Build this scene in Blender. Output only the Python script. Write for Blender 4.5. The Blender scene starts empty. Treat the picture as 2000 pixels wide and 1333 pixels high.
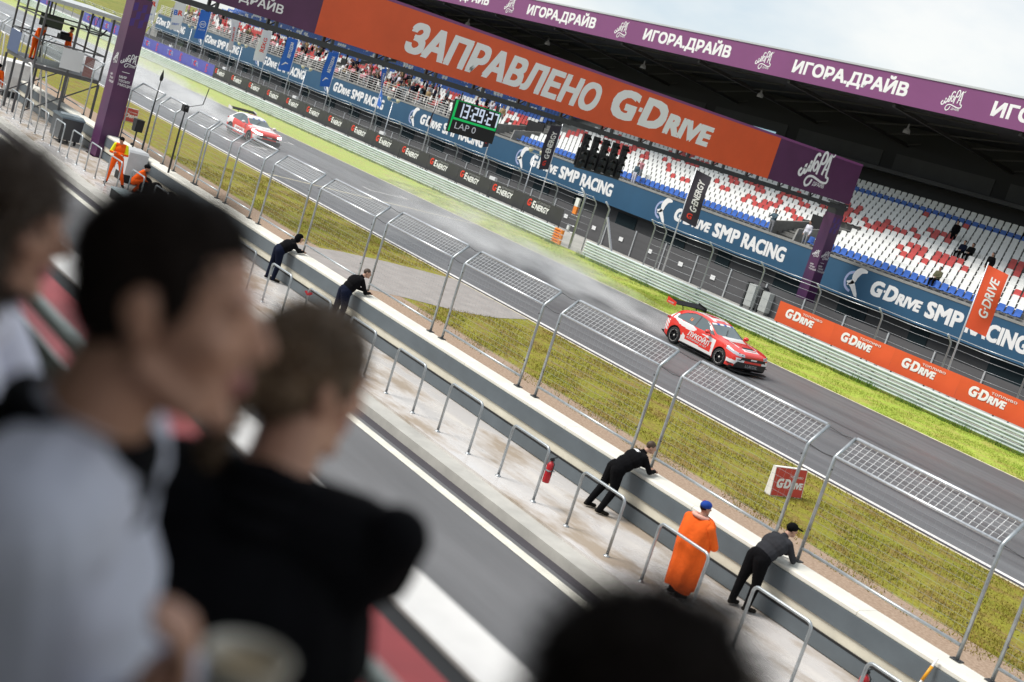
import bpy, bmesh, math, random
import numpy as np
from mathutils import Vector, Matrix, noise
from mathutils.bvhtree import BVHTree

R = math.radians
scene = bpy.context.scene
COL = scene.collection
random.seed(7)

# ------------------------------------------------------------------ camera
cd = bpy.data.cameras.new("camera")
cam = bpy.data.objects.new("camera", cd)
COL.objects.link(cam)
scene.camera = cam
CAM_RIGHT = Vector((0.53846, 0.78813, 0.29829))
CAM_DOWN = Vector((0.31176, 0.14330, -0.93930))
CAM_FWD = Vector((-0.78303, 0.59860, -0.16902))
m3 = Matrix((CAM_RIGHT, -CAM_DOWN, -CAM_FWD)).transposed()
cam.matrix_world = Matrix.Translation((0, 0, 7.1)) @ m3.to_4x4()
cd.sensor_width = 36
cd.lens = 46.85
cd.clip_start = 0.05
cd.clip_end = 3000
cd.dof.use_dof = True
cd.dof.focus_distance = 42
cd.dof.aperture_fstop = 1.5
cd.dof.aperture_blades = 0

# ------------------------------------------------------------------ light
SUN_EL, SUN_AZ = R(52), R(215)      # high, veiled, behind and left of the camera
world = bpy.data.worlds.new("World")
scene.world = world
world.use_nodes = True
wn, wl = world.node_tree.nodes, world.node_tree.links
wn.clear()
out = wn.new("ShaderNodeOutputWorld")
sky = wn.new("ShaderNodeTexSky")
sky.sky_type = 'NISHITA'
sky.sun_disc = False
sky.sun_elevation = SUN_EL
sky.sun_rotation = SUN_AZ
bsky = wn.new("ShaderNodeBackground"); bsky.inputs[1].default_value = 0.12
wl.new(sky.outputs[0], bsky.inputs[0])
bcl = wn.new("ShaderNodeBackground"); bcl.inputs[1].default_value = 0.76
tc = wn.new("ShaderNodeTexCoord")
mp = wn.new("ShaderNodeMapping"); mp.inputs['Scale'].default_value = (1, 1, 2.2)
wl.new(tc.outputs['Generated'], mp.inputs[0])
ns = wn.new("ShaderNodeTexNoise"); ns.inputs['Scale'].default_value = 3.2; ns.inputs['Detail'].default_value = 6
ns.inputs['Roughness'].default_value = 0.55
wl.new(mp.outputs[0], ns.inputs['Vector'])
rp = wn.new("ShaderNodeValToRGB")
rp.color_ramp.elements[0].position = 0.36; rp.color_ramp.elements[0].color = (0.54, 0.64, 0.72, 1)
rp.color_ramp.elements[1].position = 0.62; rp.color_ramp.elements[1].color = (0.87, 0.865, 0.835, 1)
wl.new(ns.outputs[0], rp.inputs[0])
wl.new(rp.outputs[0], bcl.inputs[0])
mx = wn.new("ShaderNodeMixShader"); mx.inputs[0].default_value = 0.86
wl.new(bsky.outputs[0], mx.inputs[1]); wl.new(bcl.outputs[0], mx.inputs[2])
wl.new(mx.outputs[0], out.inputs[0])

sd = bpy.data.lights.new("sun", 'SUN')
sun = bpy.data.objects.new("sun", sd)
COL.objects.link(sun)
sd.energy = 2.5
sd.angle = R(25)
sd.color = (1.0, 0.95, 0.88)
# direction the light comes from
sv = Vector((math.sin(SUN_AZ) * math.cos(SUN_EL), math.cos(SUN_AZ) * math.cos(SUN_EL), math.sin(SUN_EL)))
sun.rotation_euler = (-sv).to_track_quat('-Z', 'Y').to_euler()

scene.view_settings.view_transform = 'Standard'
scene.view_settings.look = 'None'
scene.view_settings.exposure = 0.62
scene.view_settings.gamma = 1
scene.cycles.use_denoising = True
scene.cycles.max_bounces = 6
scene.cycles.diffuse_bounces = 3
scene.cycles.glossy_bounces = 3
scene.cycles.transparent_max_bounces = 12
scene.cycles.volume_bounces = 4
scene.cycles.volume_step_rate = 2.0
scene.cycles.caustics_reflective = False
scene.cycles.caustics_refractive = False

# ------------------------------------------------------------------ helpers
def tag(o, label=None, cat=None, group=None, kind=None):
    if label: o['label'] = label
    if cat: o['category'] = cat
    if group: o['group'] = group
    if kind: o['kind'] = kind
    return o

def empty(name, loc, label=None, cat=None, group=None, rz=0.0):
    o = bpy.data.objects.new(name, None)
    COL.objects.link(o)
    o.location = loc
    o.rotation_euler = (0, 0, rz)
    o.empty_display_size = 0.2
    return tag(o, label, cat, group)

KIDS = {}
def link(o, parent=None):
    COL.objects.link(o)
    if parent is not None:
        o.parent = parent
        KIDS.setdefault(parent.name, []).append(o)
    return o

def copy_tree(o, parent=None):
    c = o.copy()
    link(c, parent)
    for ch in list(KIDS.get(o.name, [])):
        copy_tree(ch, c)
    return c

def mat(name, col, rough=0.6, metal=0.0, var=0.0, vscale=3.0, bump=0.0, bscale=40.0, spec=0.5, col2=None, stretch=None, emit=None, estr=0.0, coat=0.0, detail=5.0, contrast=(0.3, 0.7)):
    m = bpy.data.materials.new(name)
    m.use_nodes = True
    n, l = m.node_tree.nodes, m.node_tree.links
    b = n['Principled BSDF']
    b.inputs['Base Color'].default_value = (*col, 1)
    b.inputs['Roughness'].default_value = rough
    b.inputs['Metallic'].default_value = metal
    b.inputs['Specular IOR Level'].default_value = spec
    b.inputs['Coat Weight'].default_value = coat
    if emit:
        b.inputs['Emission Color'].default_value = (*emit, 1)
        b.inputs['Emission Strength'].default_value = estr
    if var or col2 or bump:
        t = n.new('ShaderNodeTexCoord')
        mpn = n.new('ShaderNodeMapping')
        if stretch: mpn.inputs['Scale'].default_value = stretch
        l.new(t.outputs['Object'], mpn.inputs[0])
        if var or col2:
            nz = n.new('ShaderNodeTexNoise')
            nz.inputs['Scale'].default_value = vscale
            nz.inputs['Detail'].default_value = detail
            nz.inputs['Roughness'].default_value = 0.6
            l.new(mpn.outputs[0], nz.inputs['Vector'])
            r = n.new('ShaderNodeValToRGB')
            e = r.color_ramp.elements
            c2 = col2 or tuple(min(1, c * (1 + var)) for c in col)
            c1 = col if col2 else tuple(c * (1 - var) for c in col)
            e[0].position, e[0].color = contrast[0], (*c1, 1)
            e[1].position, e[1].color = contrast[1], (*c2, 1)
            l.new(nz.outputs[0], r.inputs[0])
            l.new(r.outputs[0], b.inputs['Base Color'])
        if bump:
            nb = n.new('ShaderNodeTexNoise')
            nb.inputs['Scale'].default_value = bscale
            nb.inputs['Detail'].default_value = 4
            l.new(mpn.outputs[0], nb.inputs['Vector'])
            bp = n.new('ShaderNodeBump')
            bp.inputs['Strength'].default_value = bump
            bp.inputs['Distance'].default_value = 0.02
            l.new(nb.outputs[0], bp.inputs['Height'])
            l.new(bp.outputs[0], b.inputs['Normal'])
    return m

class MB:
    """collects faces and links them as one mesh object"""
    def __init__(s):
        s.v, s.f, s.mi, s.sm = [], [], [], []
    def add(s, vs, fs, mi=0, sm=False):
        o = len(s.v)
        s.v.extend([tuple(p) for p in vs])
        for f in fs:
            s.f.append(tuple(i + o for i in f)); s.mi.append(mi); s.sm.append(sm)
        return s
    def box(s, x0, x1, y0, y1, z0, z1, mi=0):
        v = [(x0, y0, z0), (x1, y0, z0), (x1, y1, z0), (x0, y1, z0), (x0, y0, z1), (x1, y0, z1), (x1, y1, z1), (x0, y1, z1)]
        return s.add(v, [(3, 2, 1, 0), (4, 5, 6, 7), (0, 1, 5, 4), (1, 2, 6, 5), (2, 3, 7, 6), (3, 0, 4, 7)], mi)
    def quad(s, a, b, c, d, mi=0):
        return s.add([a, b, c, d], [(0, 1, 2, 3)], mi)
    def bar(s, p, q, w, h=None, mi=0):
        h = h or w
        p, q = Vector(p), Vector(q)
        d = (q - p).normalized()
        up = Vector((0, 0, 1)) if abs(d.z) < 0.95 else Vector((1, 0, 0))
        a = d.cross(up).normalized() * w / 2
        b = a.cross(d).normalized() * h / 2
        v = [p - a - b, p + a - b, p + a + b, p - a + b, q - a - b, q + a - b, q + a + b, q - a + b]
        return s.add(v, [(3, 2, 1, 0), (4, 5, 6, 7), (0, 1, 5, 4), (1, 2, 6, 5), (2, 3, 7, 6), (3, 0, 4, 7)], mi)
    def tube(s, pts, r, n=8, mi=0, caps=True, closed=False):
        pts = [Vector(p) for p in pts]
        rs = r if isinstance(r, (list, tuple)) else [r] * len(pts)
        vs, fs = [], []
        N = len(pts)
        prev = None
        for i, p in enumerate(pts):
            if closed:
                d = pts[(i + 1) % N] - pts[i - 1]
            else:
                d = (pts[min(i + 1, N - 1)] - pts[max(i - 1, 0)])
            d.normalize()
            if prev is None:
                up = Vector((0, 0, 1)) if abs(d.z) < 0.9 else Vector((1, 0, 0))
                a = d.cross(up).normalized()
            else:
                a = (prev - d * prev.dot(d)).normalized()
            prev = a
            b = d.cross(a)
            for k in range(n):
                t = 2 * math.pi * k / n
                vs.append(p + (a * math.cos(t) + b * math.sin(t)) * rs[i])
        M = N if closed else N - 1
        for i in range(M):
            j = (i + 1) % N
            for k in range(n):
                k2 = (k + 1) % n
                fs.append((i * n + k, i * n + k2, j * n + k2, j * n + k))
        s.add(vs, fs, mi, True)
        if caps and not closed:
            o = len(s.v) - len(vs)
            s.f.append(tuple(o + k for k in range(n))[::-1]); s.mi.append(mi); s.sm.append(False)
            s.f.append(tuple(o + (N - 1) * n + k for k in range(n))); s.mi.append(mi); s.sm.append(False)
        return s
    def lathe(s, prof, c=(0, 0, 0), n=24, axis='z', mi=0, sm=True):
        vs, fs = [], []
        for (r, h) in prof:
            for k in range(n):
                t = 2 * math.pi * k / n
                a, b = r * math.cos(t), r * math.sin(t)
                p = (a, b, h) if axis == 'z' else (a, h, b) if axis == 'y' else (h, a, b)
                vs.append((p[0] + c[0], p[1] + c[1], p[2] + c[2]))
        for i in range(len(prof) - 1):
            for k in range(n):
                k2 = (k + 1) % n
                q = (i * n + k, i * n + k2, (i + 1) * n + k2, (i + 1) * n + k)
                fs.append(q if axis != 'y' else q[::-1])
        return s.add(vs, fs, mi, sm)
    def prism(s, poly, o, u, v, d, mi=0):
        """polygon in the (u,v) plane from origin o, extruded along vector d"""
        o, u, v, d = Vector(o), Vector(u), Vector(v), Vector(d)
        n = len(poly)
        a = [o + u * x + v * y for x, y in poly]
        b = [p + d for p in a]
        fs = [tuple(range(n))[::-1], tuple(range(n, 2 * n))]
        fs += [(i, (i + 1) % n, n + (i + 1) % n, n + i) for i in range(n)]
        return s.add(a + b, fs, mi)
    def ball(s, c, r, n=10, mi=0):
        rx, ry, rz = r if isinstance(r, (list, tuple)) else (r, r, r)
        vs, fs = [], []
        m = n // 2 + 1
        for i in range(m):
            t = math.pi * i / (m - 1)
            for k in range(n):
                p = 2 * math.pi * k / n
                vs.append((c[0] + rx * math.sin(t) * math.cos(p), c[1] + ry * math.sin(t) * math.sin(p), c[2] - rz * math.cos(t)))
        for i in range(m - 1):
            for k in range(n):
                fs.append((i * n + k, i * n + (k + 1) % n, (i + 1) * n + (k + 1) % n, (i + 1) * n + k))
        return s.add(vs, fs, mi, True)
    def mesh(s, name):
        me = bpy.data.meshes.new(name)
        me.from_pydata(s.v, [], s.f)
        me.polygons.foreach_set('material_index', s.mi)
        me.polygons.foreach_set('use_smooth', s.sm)
        me.update()
        return me
    def build(s, name, mats, parent=None, label=None, cat=None, group=None, kind=None, loc=None):
        me = s.mesh(name)
        for m in (mats if isinstance(mats, (list, tuple)) else [mats]):
            me.materials.append(m)
        o = bpy.data.objects.new(name, me)
        link(o, parent)
        if loc: o.location = loc
        return tag(o, label, cat, group, kind)

_tc = {}
def text2d(txt, bold=0.0, shear=0.0):
    """flat letter shapes: (verts2d, faces, width); cap height is 1"""
    key = (txt, bold, shear)
    if key in _tc: return _tc[key]
    c = bpy.data.curves.new('t', 'FONT')
    c.body = txt
    c.size = 1.37
    c.offset = bold
    c.shear = shear
    c.resolution_u = 3
    o = bpy.data.objects.new('t', c)
    COL.objects.link(o)
    dg = bpy.context.evaluated_depsgraph_get()
    dg.update()
    me = bpy.data.meshes.new_from_object(o.evaluated_get(dg))
    vs = [(v.co.x, v.co.y) for v in me.vertices]
    fs = [tuple(p.vertices) for p in me.polygons]
    bpy.data.objects.remove(o); bpy.data.curves.remove(c); bpy.data.meshes.remove(me)
    if vs:
        x0 = min(v[0] for v in vs); x1 = max(v[0] for v in vs)
    else:
        x0 = x1 = 0
    vs = [(x - x0, y) for x, y in vs]
    _tc[key] = (vs, fs, x1 - x0)
    return _tc[key]

def put_text(mb, txt, o, u, v, h, bold=0.0, shear=0.0, width=None, mi=0, sx=1.0, shape=None):
    """lays letters of cap height h on the plane o + u,v; heavy weights are several passes, each a hair above the last"""
    vs, fs, w = text2d(txt, 0.0, shear)
    k = h * sx if width is None else width / max(w, 1e-6)
    o, u, v = Vector(o), Vector(u), Vector(v)
    n = u.cross(v).normalized()
    passes = [(0, 0)] if bold <= 0 else [(-1, -1), (1, -1), (-1, 1), (1, 1), (0, 0)]
    for i, (dx, dy) in enumerate(passes):
        P = [o + u * (x * k + dx * bold * h) + v * (y * h * (1 - bold * 1.2) + bold * h * .8 + dy * bold * h * .8) for x, y in vs]
        Q, G = [], []
        for j, f in enumerate(fs):       # glyph outlines may cross themselves: every facet gets its own hair of height
            z = n * (.0009 * i + .00010 * (j % 8))
            G.append(tuple(range(len(Q), len(Q) + len(f))))
            Q += [(shape(P[c]) if shape else P[c]) + z for c in f]
        mb.add(Q, G, mi)
    return w * k + bold * h

def g_logo(mb, o, u, v, h, rest="Drive", mi=0, mi2=None, shape=None):
    """G-dot wordmark in heavy slanted caps, cap height h of the first letter"""
    o, u, v = Vector(o), Vector(u), Vector(v)
    x = 0.0
    x += put_text(mb, "G", o, u, v, h, 0.07, 0.16, mi=mi if mi2 is None else mi2, sx=0.92, shape=shape) + 0.03 * h
    mb.prism([(0, 0), (.12, 0), (.14, .14), (.02, .14)], o + u * x + v * (.42 * h), u * h, v * h, u.cross(v) * 0.0005, mi)
    x += .17 * h
    x += put_text(mb, rest[0], o + u * x, u, v, h, 0.07, 0.16, mi=mi, sx=0.92, shape=shape) + 0.04 * h
    x += put_text(mb, rest[1:].upper(), o + u * x, u, v, h * .72, 0.075, 0.16, mi=mi, sx=0.95, shape=shape)
    return x

def strip2d(pts, w):
    """ribbon polygon quads along a 2-d polyline with widths w"""
    V, F = [], []
    n = len(pts)
    for i, (x, y) in enumerate(pts):
        a = pts[max(i - 1, 0)]; b = pts[min(i + 1, n - 1)]
        dx, dy = b[0] - a[0], b[1] - a[1]
        L = math.hypot(dx, dy) or 1
        ww = (w[i] if isinstance(w, (list, tuple)) else w) / 2
        V += [(x - dy / L * -ww, y + dx / L * -ww), (x - dy / L * ww, y + dx / L * ww)]
    for i in range(n - 1):
        F.append((2 * i, 2 * i + 2, 2 * i + 3, 2 * i + 1))
    return V, F

def smooth_path(p, k=5):
    """Catmull-Rom through 2-d or 3-d points"""
    out = []
    n = len(p)
    for i in range(n - 1):
        P = [p[max(i - 1, 0)], p[i], p[i + 1], p[min(i + 2, n - 1)]]
        for j in range(k):
            t = j / k
            out.append(tuple(0.5 * (2 * b + (c - a) * t + (2 * a - 5 * b + 4 * c - d) * t * t + (3 * b - a - 3 * c + d) * t ** 3) for a, b, c, d in zip(*P)))
    out.append(tuple(p[-1]))
    return out

def script_logo(mb, o, u, v, h, mi=0, sub=True, bold=1.0):
    """flourished brush lettering with tall looping peaks over a small caps line"""
    o, u, v = Vector(o), Vector(u), Vector(v)
    strokes = [
        ([(-.62, .28), (-.70, .16), (-.66, .05), (-.56, .06), (-.50, .22), (-.46, .46), (-.47, .20), (-.40, .16), (-.30, .40), (-.26, .62), (-.29, .34), (-.24, .24)], .07),
        ([(-.20, .24), (-.16, .55), (-.12, .82), (-.02, .90), (.05, .84)], .07),
        ([(-.04, .62), (-.10, .46), (-.04, .32), (.05, .36), (.08, .52), (.02, .64), (-.05, .62)], .06),
        ([(.14, .22), (.17, .58), (.22, .96), (.34, 1.02), (.40, .84), (.34, .66), (.21, .62)], .07),
        ([(.40, .26), (.46, .62), (.56, 1.0), (.60, .66), (.62, .30), (.67, .22)], .07),
        ([(.45, .46), (.62, .50)], .05),
        ([(.56, 1.0), (.68, .96), (.74, 1.06)], .04),
        ([(.67, .22), (.76, .20), (.74, .05), (.50, .02), (.22, .08), (-.02, .12), (-.22, .06), (-.30, -.12), (-.20, -.24), (-.05, -.16), (.02, .02)], .06),
    ]
    n = u.cross(v).normalized()
    for i, (p, w) in enumerate(strokes):
        V, F = strip2d(smooth_path(p, 4), w * bold)
        for j, f in enumerate(F):
            mb.add([o + u * (V[c][0] * h) + v * (V[c][1] * h) + n * (.0016 * i + .0002 * (j % 5)) for c in f], [(0, 1, 2, 3)], mi)
    if sub:
        put_text(mb, "ДРАЙВ", o + u * (.12 * h) - v * (.16 * h), u, v, .13 * h, 0.02, 0, width=.58 * h, mi=mi)

UX, UY, UZ = Vector((1, 0, 0)), Vector((0, 1, 0)), Vector((0, 0, 1))
# ------------------------------------------------------------------ materials
M = {}
M['asphalt'] = mat('track_asphalt', (.068, .068, .072), .30, var=.30, vscale=.9, bump=.2, bscale=90, stretch=(.08, 1.0, 1), spec=.5)
def track_mat():
    m = mat('track_asphalt', (.088, .089, .094), .30, bump=.05, bscale=110, stretch=(.08, 1.0, 1), spec=.35)
    n, l = m.node_tree.nodes, m.node_tree.links
    b = n['Principled BSDF']
    t = n.new('ShaderNodeTexCoord')
    def nz(scale, st, det=5):
        k = n.new('ShaderNodeMapping'); k.inputs['Scale'].default_value = st
        l.new(t.outputs['Object'], k.inputs[0])
        q = n.new('ShaderNodeTexNoise'); q.inputs['Scale'].default_value = scale; q.inputs['Detail'].default_value = det
        q.inputs['Roughness'].default_value = .6
        l.new(k.outputs[0], q.inputs['Vector'])
        return q
    def ramp(src, p0, c0, p1, c1):
        r = n.new('ShaderNodeValToRGB'); e = r.color_ramp.elements
        e[0].position, e[0].color = p0, (*c0, 1); e[1].position, e[1].color = p1, (*c1, 1)
        l.new(src.outputs[0], r.inputs[0]); return r
    a = ramp(nz(1.6, (.012, 1.0, 1)), .32, (.118, .119, .125), .70, (.172, .175, .182))   # tyre streaks along the track
    c = ramp(nz(.35, (.25, .8, 1)), .42, (.80, .79, .79), .60, (1.0, 1.0, 1.0))            # damp and worn patches
    d = ramp(nz(45, (.5, 1, 1), 2), .3, (.80, .80, .80), .75, (1.15, 1.15, 1.15))             # aggregate
    m1 = n.new('ShaderNodeMixRGB'); m1.blend_type = 'MULTIPLY'; m1.inputs[0].default_value = 1
    l.new(a.outputs[0], m1.inputs[1]); l.new(c.outputs[0], m1.inputs[2])
    m2 = n.new('ShaderNodeMixRGB'); m2.blend_type = 'MULTIPLY'; m2.inputs[0].default_value = 1
    l.new(m1.outputs[0], m2.inputs[1]); l.new(d.outputs[0], m2.inputs[2])
    l.new(m2.outputs[0], b.inputs['Base Color'])
    r = ramp(nz(.5, (.10, .9, 1)), .38, (.33, .33, .33), .62, (.50, .50, .50))
    l.new(r.outputs[0], b.inputs['Roughness'])
    return m
M['asphalt'] = track_mat()
M['pit_asphalt'] = mat('pit_asphalt', (.115, .115, .12), .5, var=.22, vscale=.8, bump=.2, bscale=80, stretch=(.12, 1, 1))
M['road'] = mat('service_asphalt', (.30, .275, .26), .75, var=.14, vscale=1.6, bump=.2, bscale=60)
M['concrete'] = mat('concrete', (.42, .41, .38), .8, var=.16, vscale=1.3, bump=.15)
M['concrete_dark'] = mat('concrete_dark', (.16, .16, .155), .8, var=.2, vscale=1.0, bump=.15)
M['cream'] = mat('cream_concrete', (.60, .57, .47), .7, var=.12, vscale=2.0, bump=.1)
M['wallcap'] = mat('wall_cap', (.70, .68, .61), .65, var=.08, vscale=1.7, bump=.08)
M['white_paint'] = mat('white_paint', (.78, .76, .74), .5, var=.06, vscale=6)
M['cream_paint'] = mat('cream_paint', (.60, .54, .38), .7, var=.3, vscale=3)
M['line_paint'] = mat('line_paint', (.66, .64, .56), .6, var=.14, vscale=2.5)
M['dark_seam'] = mat('dark_seam', (.05, .045, .055), .6)
M['steel'] = mat('galvanised_steel', (.42, .45, .47), .42, .75, var=.15, vscale=9)
M['steel_bright'] = mat('galvanised_bright', (.62, .64, .67), .38, .7, var=.12, vscale=12)
M['rail'] = mat('guardrail_zinc', (.56, .63, .62), .5, .15, var=.10, vscale=2.5, stretch=(.4, 1, 1))
M['wire_top'] = mat('mesh_wire_bright', (.70, .72, .74), .45, .3)
M['wire'] = mat('fence_wire', (.40, .42, .44), .5, .5)
M['orange_paint'] = mat('orange_paint', (.75, .22, .03), .5, var=.1)
M['board'] = mat('wall_board', (.095, .115, .13), .5, var=.12, vscale=1.5)
M['black'] = mat('black_rubber', (.008, .008, .009), .7)
M['blackcloth'] = mat('black_cloth', (.006, .006, .008), .85)
M['darkmetal'] = mat('dark_metal', (.045, .047, .05), .5, .3)
M['orange'] = mat('orange_banner', (.66, .09, .022), .5, var=.08, vscale=.5, bump=.35, bscale=1.3)
M['purple'] = mat('purple_banner', (.085, .022, .075), .5, var=.14, vscale=.7, bump=.35, bscale=1.3)
M['purple_light'] = mat('purple_fascia', (.20, .055, .17), .5, var=.06, vscale=.3)
M['white_ink'] = mat('white_ink', (.80, .80, .80), .55)
M['blackban'] = mat('black_banner', (.035, .034, .037), .55, var=.15, vscale=.8, bump=.05, bscale=4)
M['red_ink'] = mat('red_ink', (.75, .045, .02), .5)
M['grey_ink'] = mat('grey_ink', (.35, .35, .36), .5)
M['blueban'] = mat('violet_blue_banner', (.085, .09, .40), .55, var=.08)
M['fascia'] = mat('stand_fascia_blue', (.022, .085, .165), .45, var=.07, vscale=.5)
M['cyan_ink'] = mat('cyan_ink', (.03, .34, .62), .5)
M['lav_ink'] = mat('lavender_ink', (.35, .40, .62), .5)
M['seat_white'] = mat('seat_white', (.74, .75, .74), .45)
M['seat_red'] = mat('seat_red', (.50, .06, .055), .5)
M['seat_blue'] = mat('seat_blue', (.03, .12, .45), .5)
M['stand_conc'] = mat('stand_concrete', (.26, .26, .25), .8, var=.15)
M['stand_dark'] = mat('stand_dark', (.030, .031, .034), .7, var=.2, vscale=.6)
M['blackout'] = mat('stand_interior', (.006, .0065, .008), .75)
M['glass'] = mat('dark_glass', (.02, .03, .035), .08)
M['sky_glass'] = mat('lit_block_face', (.20, .34, .40), .15, emit=(.45, .72, .85), estr=.35)
M['roofmetal'] = mat('roof_metal', (.52, .54, .55), .5, .3)
M['flag_white'] = mat('white_flag', (.76, .76, .80), .7)
M['flag_blue'] = mat('blue_flag', (.02, .13, .55), .6)
M['flag_dark'] = mat('dark_flag', (.03, .025, .04), .6)
M['flag_orange'] = mat('orange_flag', (.70, .08, .02), .6)
M['lampcream'] = mat('floodlight_cream', (.72, .68, .50), .4)
M['paper'] = mat('white_plate', (.72, .73, .74), .5)
M['red'] = mat('red_paint', (.45, .012, .02), .4)
M['foamred'] = mat('red_foam_board', (.50, .045, .025), .6, var=.08)
M['yellow'] = mat('yellow_plastic', (.75, .33, .01), .45)

def grass_mat(name, a, b, c, sc, bump=.5):
    m = bpy.data.materials.new(name)
    m.use_nodes = True
    n, l = m.node_tree.nodes, m.node_tree.links
    p = n['Principled BSDF']
    p.inputs['Roughness'].default_value = .85
    p.inputs['Specular IOR Level'].default_value = .15
    t = n.new('ShaderNodeTexCoord')
    def nz(scale, det, st):
        k = n.new('ShaderNodeMapping'); k.inputs['Scale'].default_value = st
        l.new(t.outputs['Object'], k.inputs[0])
        q = n.new('ShaderNodeTexNoise'); q.inputs['Scale'].default_value = scale; q.inputs['Detail'].default_value = det
        q.inputs['Roughness'].default_value = .68
        l.new(k.outputs[0], q.inputs['Vector'])
        return q
    n1 = nz(.55 * sc, 6, (.45, 1, 1))
    n2 = nz(1.9 * sc, 8, (.5, 1, 1))
    n3 = nz(11 * sc, 6, (.7, 1, 1))
    r1 = n.new('ShaderNodeValToRGB')
    e = r1.color_ramp.elements
    e[0].position, e[0].color = .34, (*a, 1)
    e[1].position, e[1].color = .68, (*b, 1)
    l.new(n1.outputs[0], r1.inputs[0])
    r2 = n.new('ShaderNodeValToRGB')
    e = r2.color_ramp.elements
    e[0].position, e[0].color = .46, (0, 0, 0, 1)
    e[1].position, e[1].color = .60, (1, 1, 1, 1)
    l.new(n2.outputs[0], r2.inputs[0])
    mx = n.new('ShaderNodeMixRGB')
    l.new(r2.outputs[0], mx.inputs[0]); l.new(r1.outputs[0], mx.inputs[1]); mx.inputs[2].default_value = (*c, 1)
    m2 = n.new('ShaderNodeMixRGB'); m2.blend_type = 'OVERLAY'; m2.inputs[0].default_value = .95
    l.new(mx.outputs[0], m2.inputs[1]); l.new(n3.outputs[0], m2.inputs[2])
    l.new(m2.outputs[0], p.inputs['Base Color'])
    bp = n.new('ShaderNodeBump'); bp.inputs['Strength'].default_value = bump; bp.inputs['Distance'].default_value = .06
    l.new(n3.outputs[0], bp.inputs['Height']); l.new(bp.outputs[0], p.inputs['Normal'])
    return m
M['grass'] = grass_mat('infield_grass', (.19, .20, .022), (.27, .245, .035), (.225, .16, .05), 1.0)
M['verge'] = grass_mat('verge_grass', (.30, .42, .055), (.38, .46, .075), (.38, .36, .09), .8)
M['field'] = grass_mat('far_field', (.17, .19, .04), (.24, .22, .05), (.15, .17, .03), .08, .2)
M['gravel'] = mat('gravel', (.24, .16, .105), .9, vscale=14, col2=(.42, .31, .23), bump=.6, bscale=60)

def wet_floor():
    m = mat('wet_concrete', (.60, .575, .56), .6, vscale=1.0, col2=(.33, .27, .21), contrast=(.45, .62), stretch=(.5, 1.2, 1))
    n, l = m.node_tree.nodes, m.node_tree.links
    b = n['Principled BSDF']
    nz = [x for x in n if x.type == 'TEX_NOISE'][0]
    r = n.new('ShaderNodeValToRGB')
    e = r.color_ramp.elements
    e[0].position, e[0].color = .40, (.10, .10, .10, 1)
    e[1].position, e[1].color = .60, (.72, .72, .72, 1)
    l.new(nz.outputs[0], r.inputs[0]); l.new(r.outputs[0], b.inputs['Roughness'])
    return m
M['wet'] = wet_floor()

# ------------------------------------------------------------------ ground, track and paved strips
def sheet(name, x0, x1, y0, y1, z, m, nx=1, kind='structure', label=None):
    b = MB()
    for i in range(nx):
        a, c = x0 + (x1 - x0) * i / nx, x0 + (x1 - x0) * (i + 1) / nx
        b.quad((a, y0, z), (c, y0, z), (c, y1, z), (a, y1, z))
    return b.build(name, m, kind=kind, label=label)

sheet('ground', -1500, 400, -300, 1200, -.02, M['field'])
sheet('grass_verge', -330, 60, 42.5, 48.45, -.004, M['verge'])
sheet('infield_grass', -330, 60, 22.9, 28.9, -.004, M['grass'])
sheet('gravel_strip', -330, 60, 17.9, 23.05, .0, M['gravel'])
sheet('track', -330, 60, 29.15, 42.4, .0, M['asphalt'])
sheet('track_edge_line', -330, 60, 28.98, 29.19, .006, M['white_paint'])
sheet('track_seam', -330, 60, 28.80, 28.97, .002, M['dark_seam'])
sheet('track_verge_line', -330, 60, 28.66, 28.79, .002, M['cream_paint'])
sheet('far_edge_line', -330, 60, 42.36, 42.52, .006, M['cream_paint'])
sheet('far_pavement', -330, 60, 48.45, 56.5, .0, M['concrete'])
sheet('stand_apron', -330, 60, 56.5, 61.2, -.002, M['concrete_dark'])
sheet('pit_lane', -330, 60, 2.0, 15.0, .0, M['pit_asphalt'])
sheet('pit_lane_line', -330, 60, 13.92, 14.16, .006, M['line_paint'])
b = MB(); b.box(-330, 60, 15.05, 17.44, -.05, .25); b.build('pit_platform', M['wet'], kind='structure')
b = MB(); b.box(-330, 60, 14.55, 15.05, -.05, .2); b.build('platform_kerb', M['concrete'], kind='structure')
b = MB(); b.box(-330, 60, 14.30, 14.55, -.05, .005); b.build('pit_gutter', M['dark_seam'], kind='structure')
# service road across the infield
def poly_sheet(name, pts, z, m):
    b = MB(); b.add([(x, y, z) for x, y in pts], [tuple(range(len(pts)))]); return b.build(name, m, kind='structure')
poly_sheet('service_road', [(-37.4, 18.2), (-36.6, 23.2), (-36.0, 25.0), (-36.1, 26.6), (-37.0, 28.7), (-42.2, 28.7), (-42.9, 26.0), (-43.0, 24.0), (-42.6, 22.0), (-41.5, 18.2)], .005, M['road'])
# the circuit road that swings away beyond the straight
pts = [(-170, 62), (-185, 70), (-205, 90), (-240, 120), (-300, 150), (-420, 170)]
V, F = strip2d(smooth_path(pts, 6), 9.0)
b = MB(); b.add([(x, y, .01) for x, y in V], F); b.build('far_road', M['concrete'], kind='structure')
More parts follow.
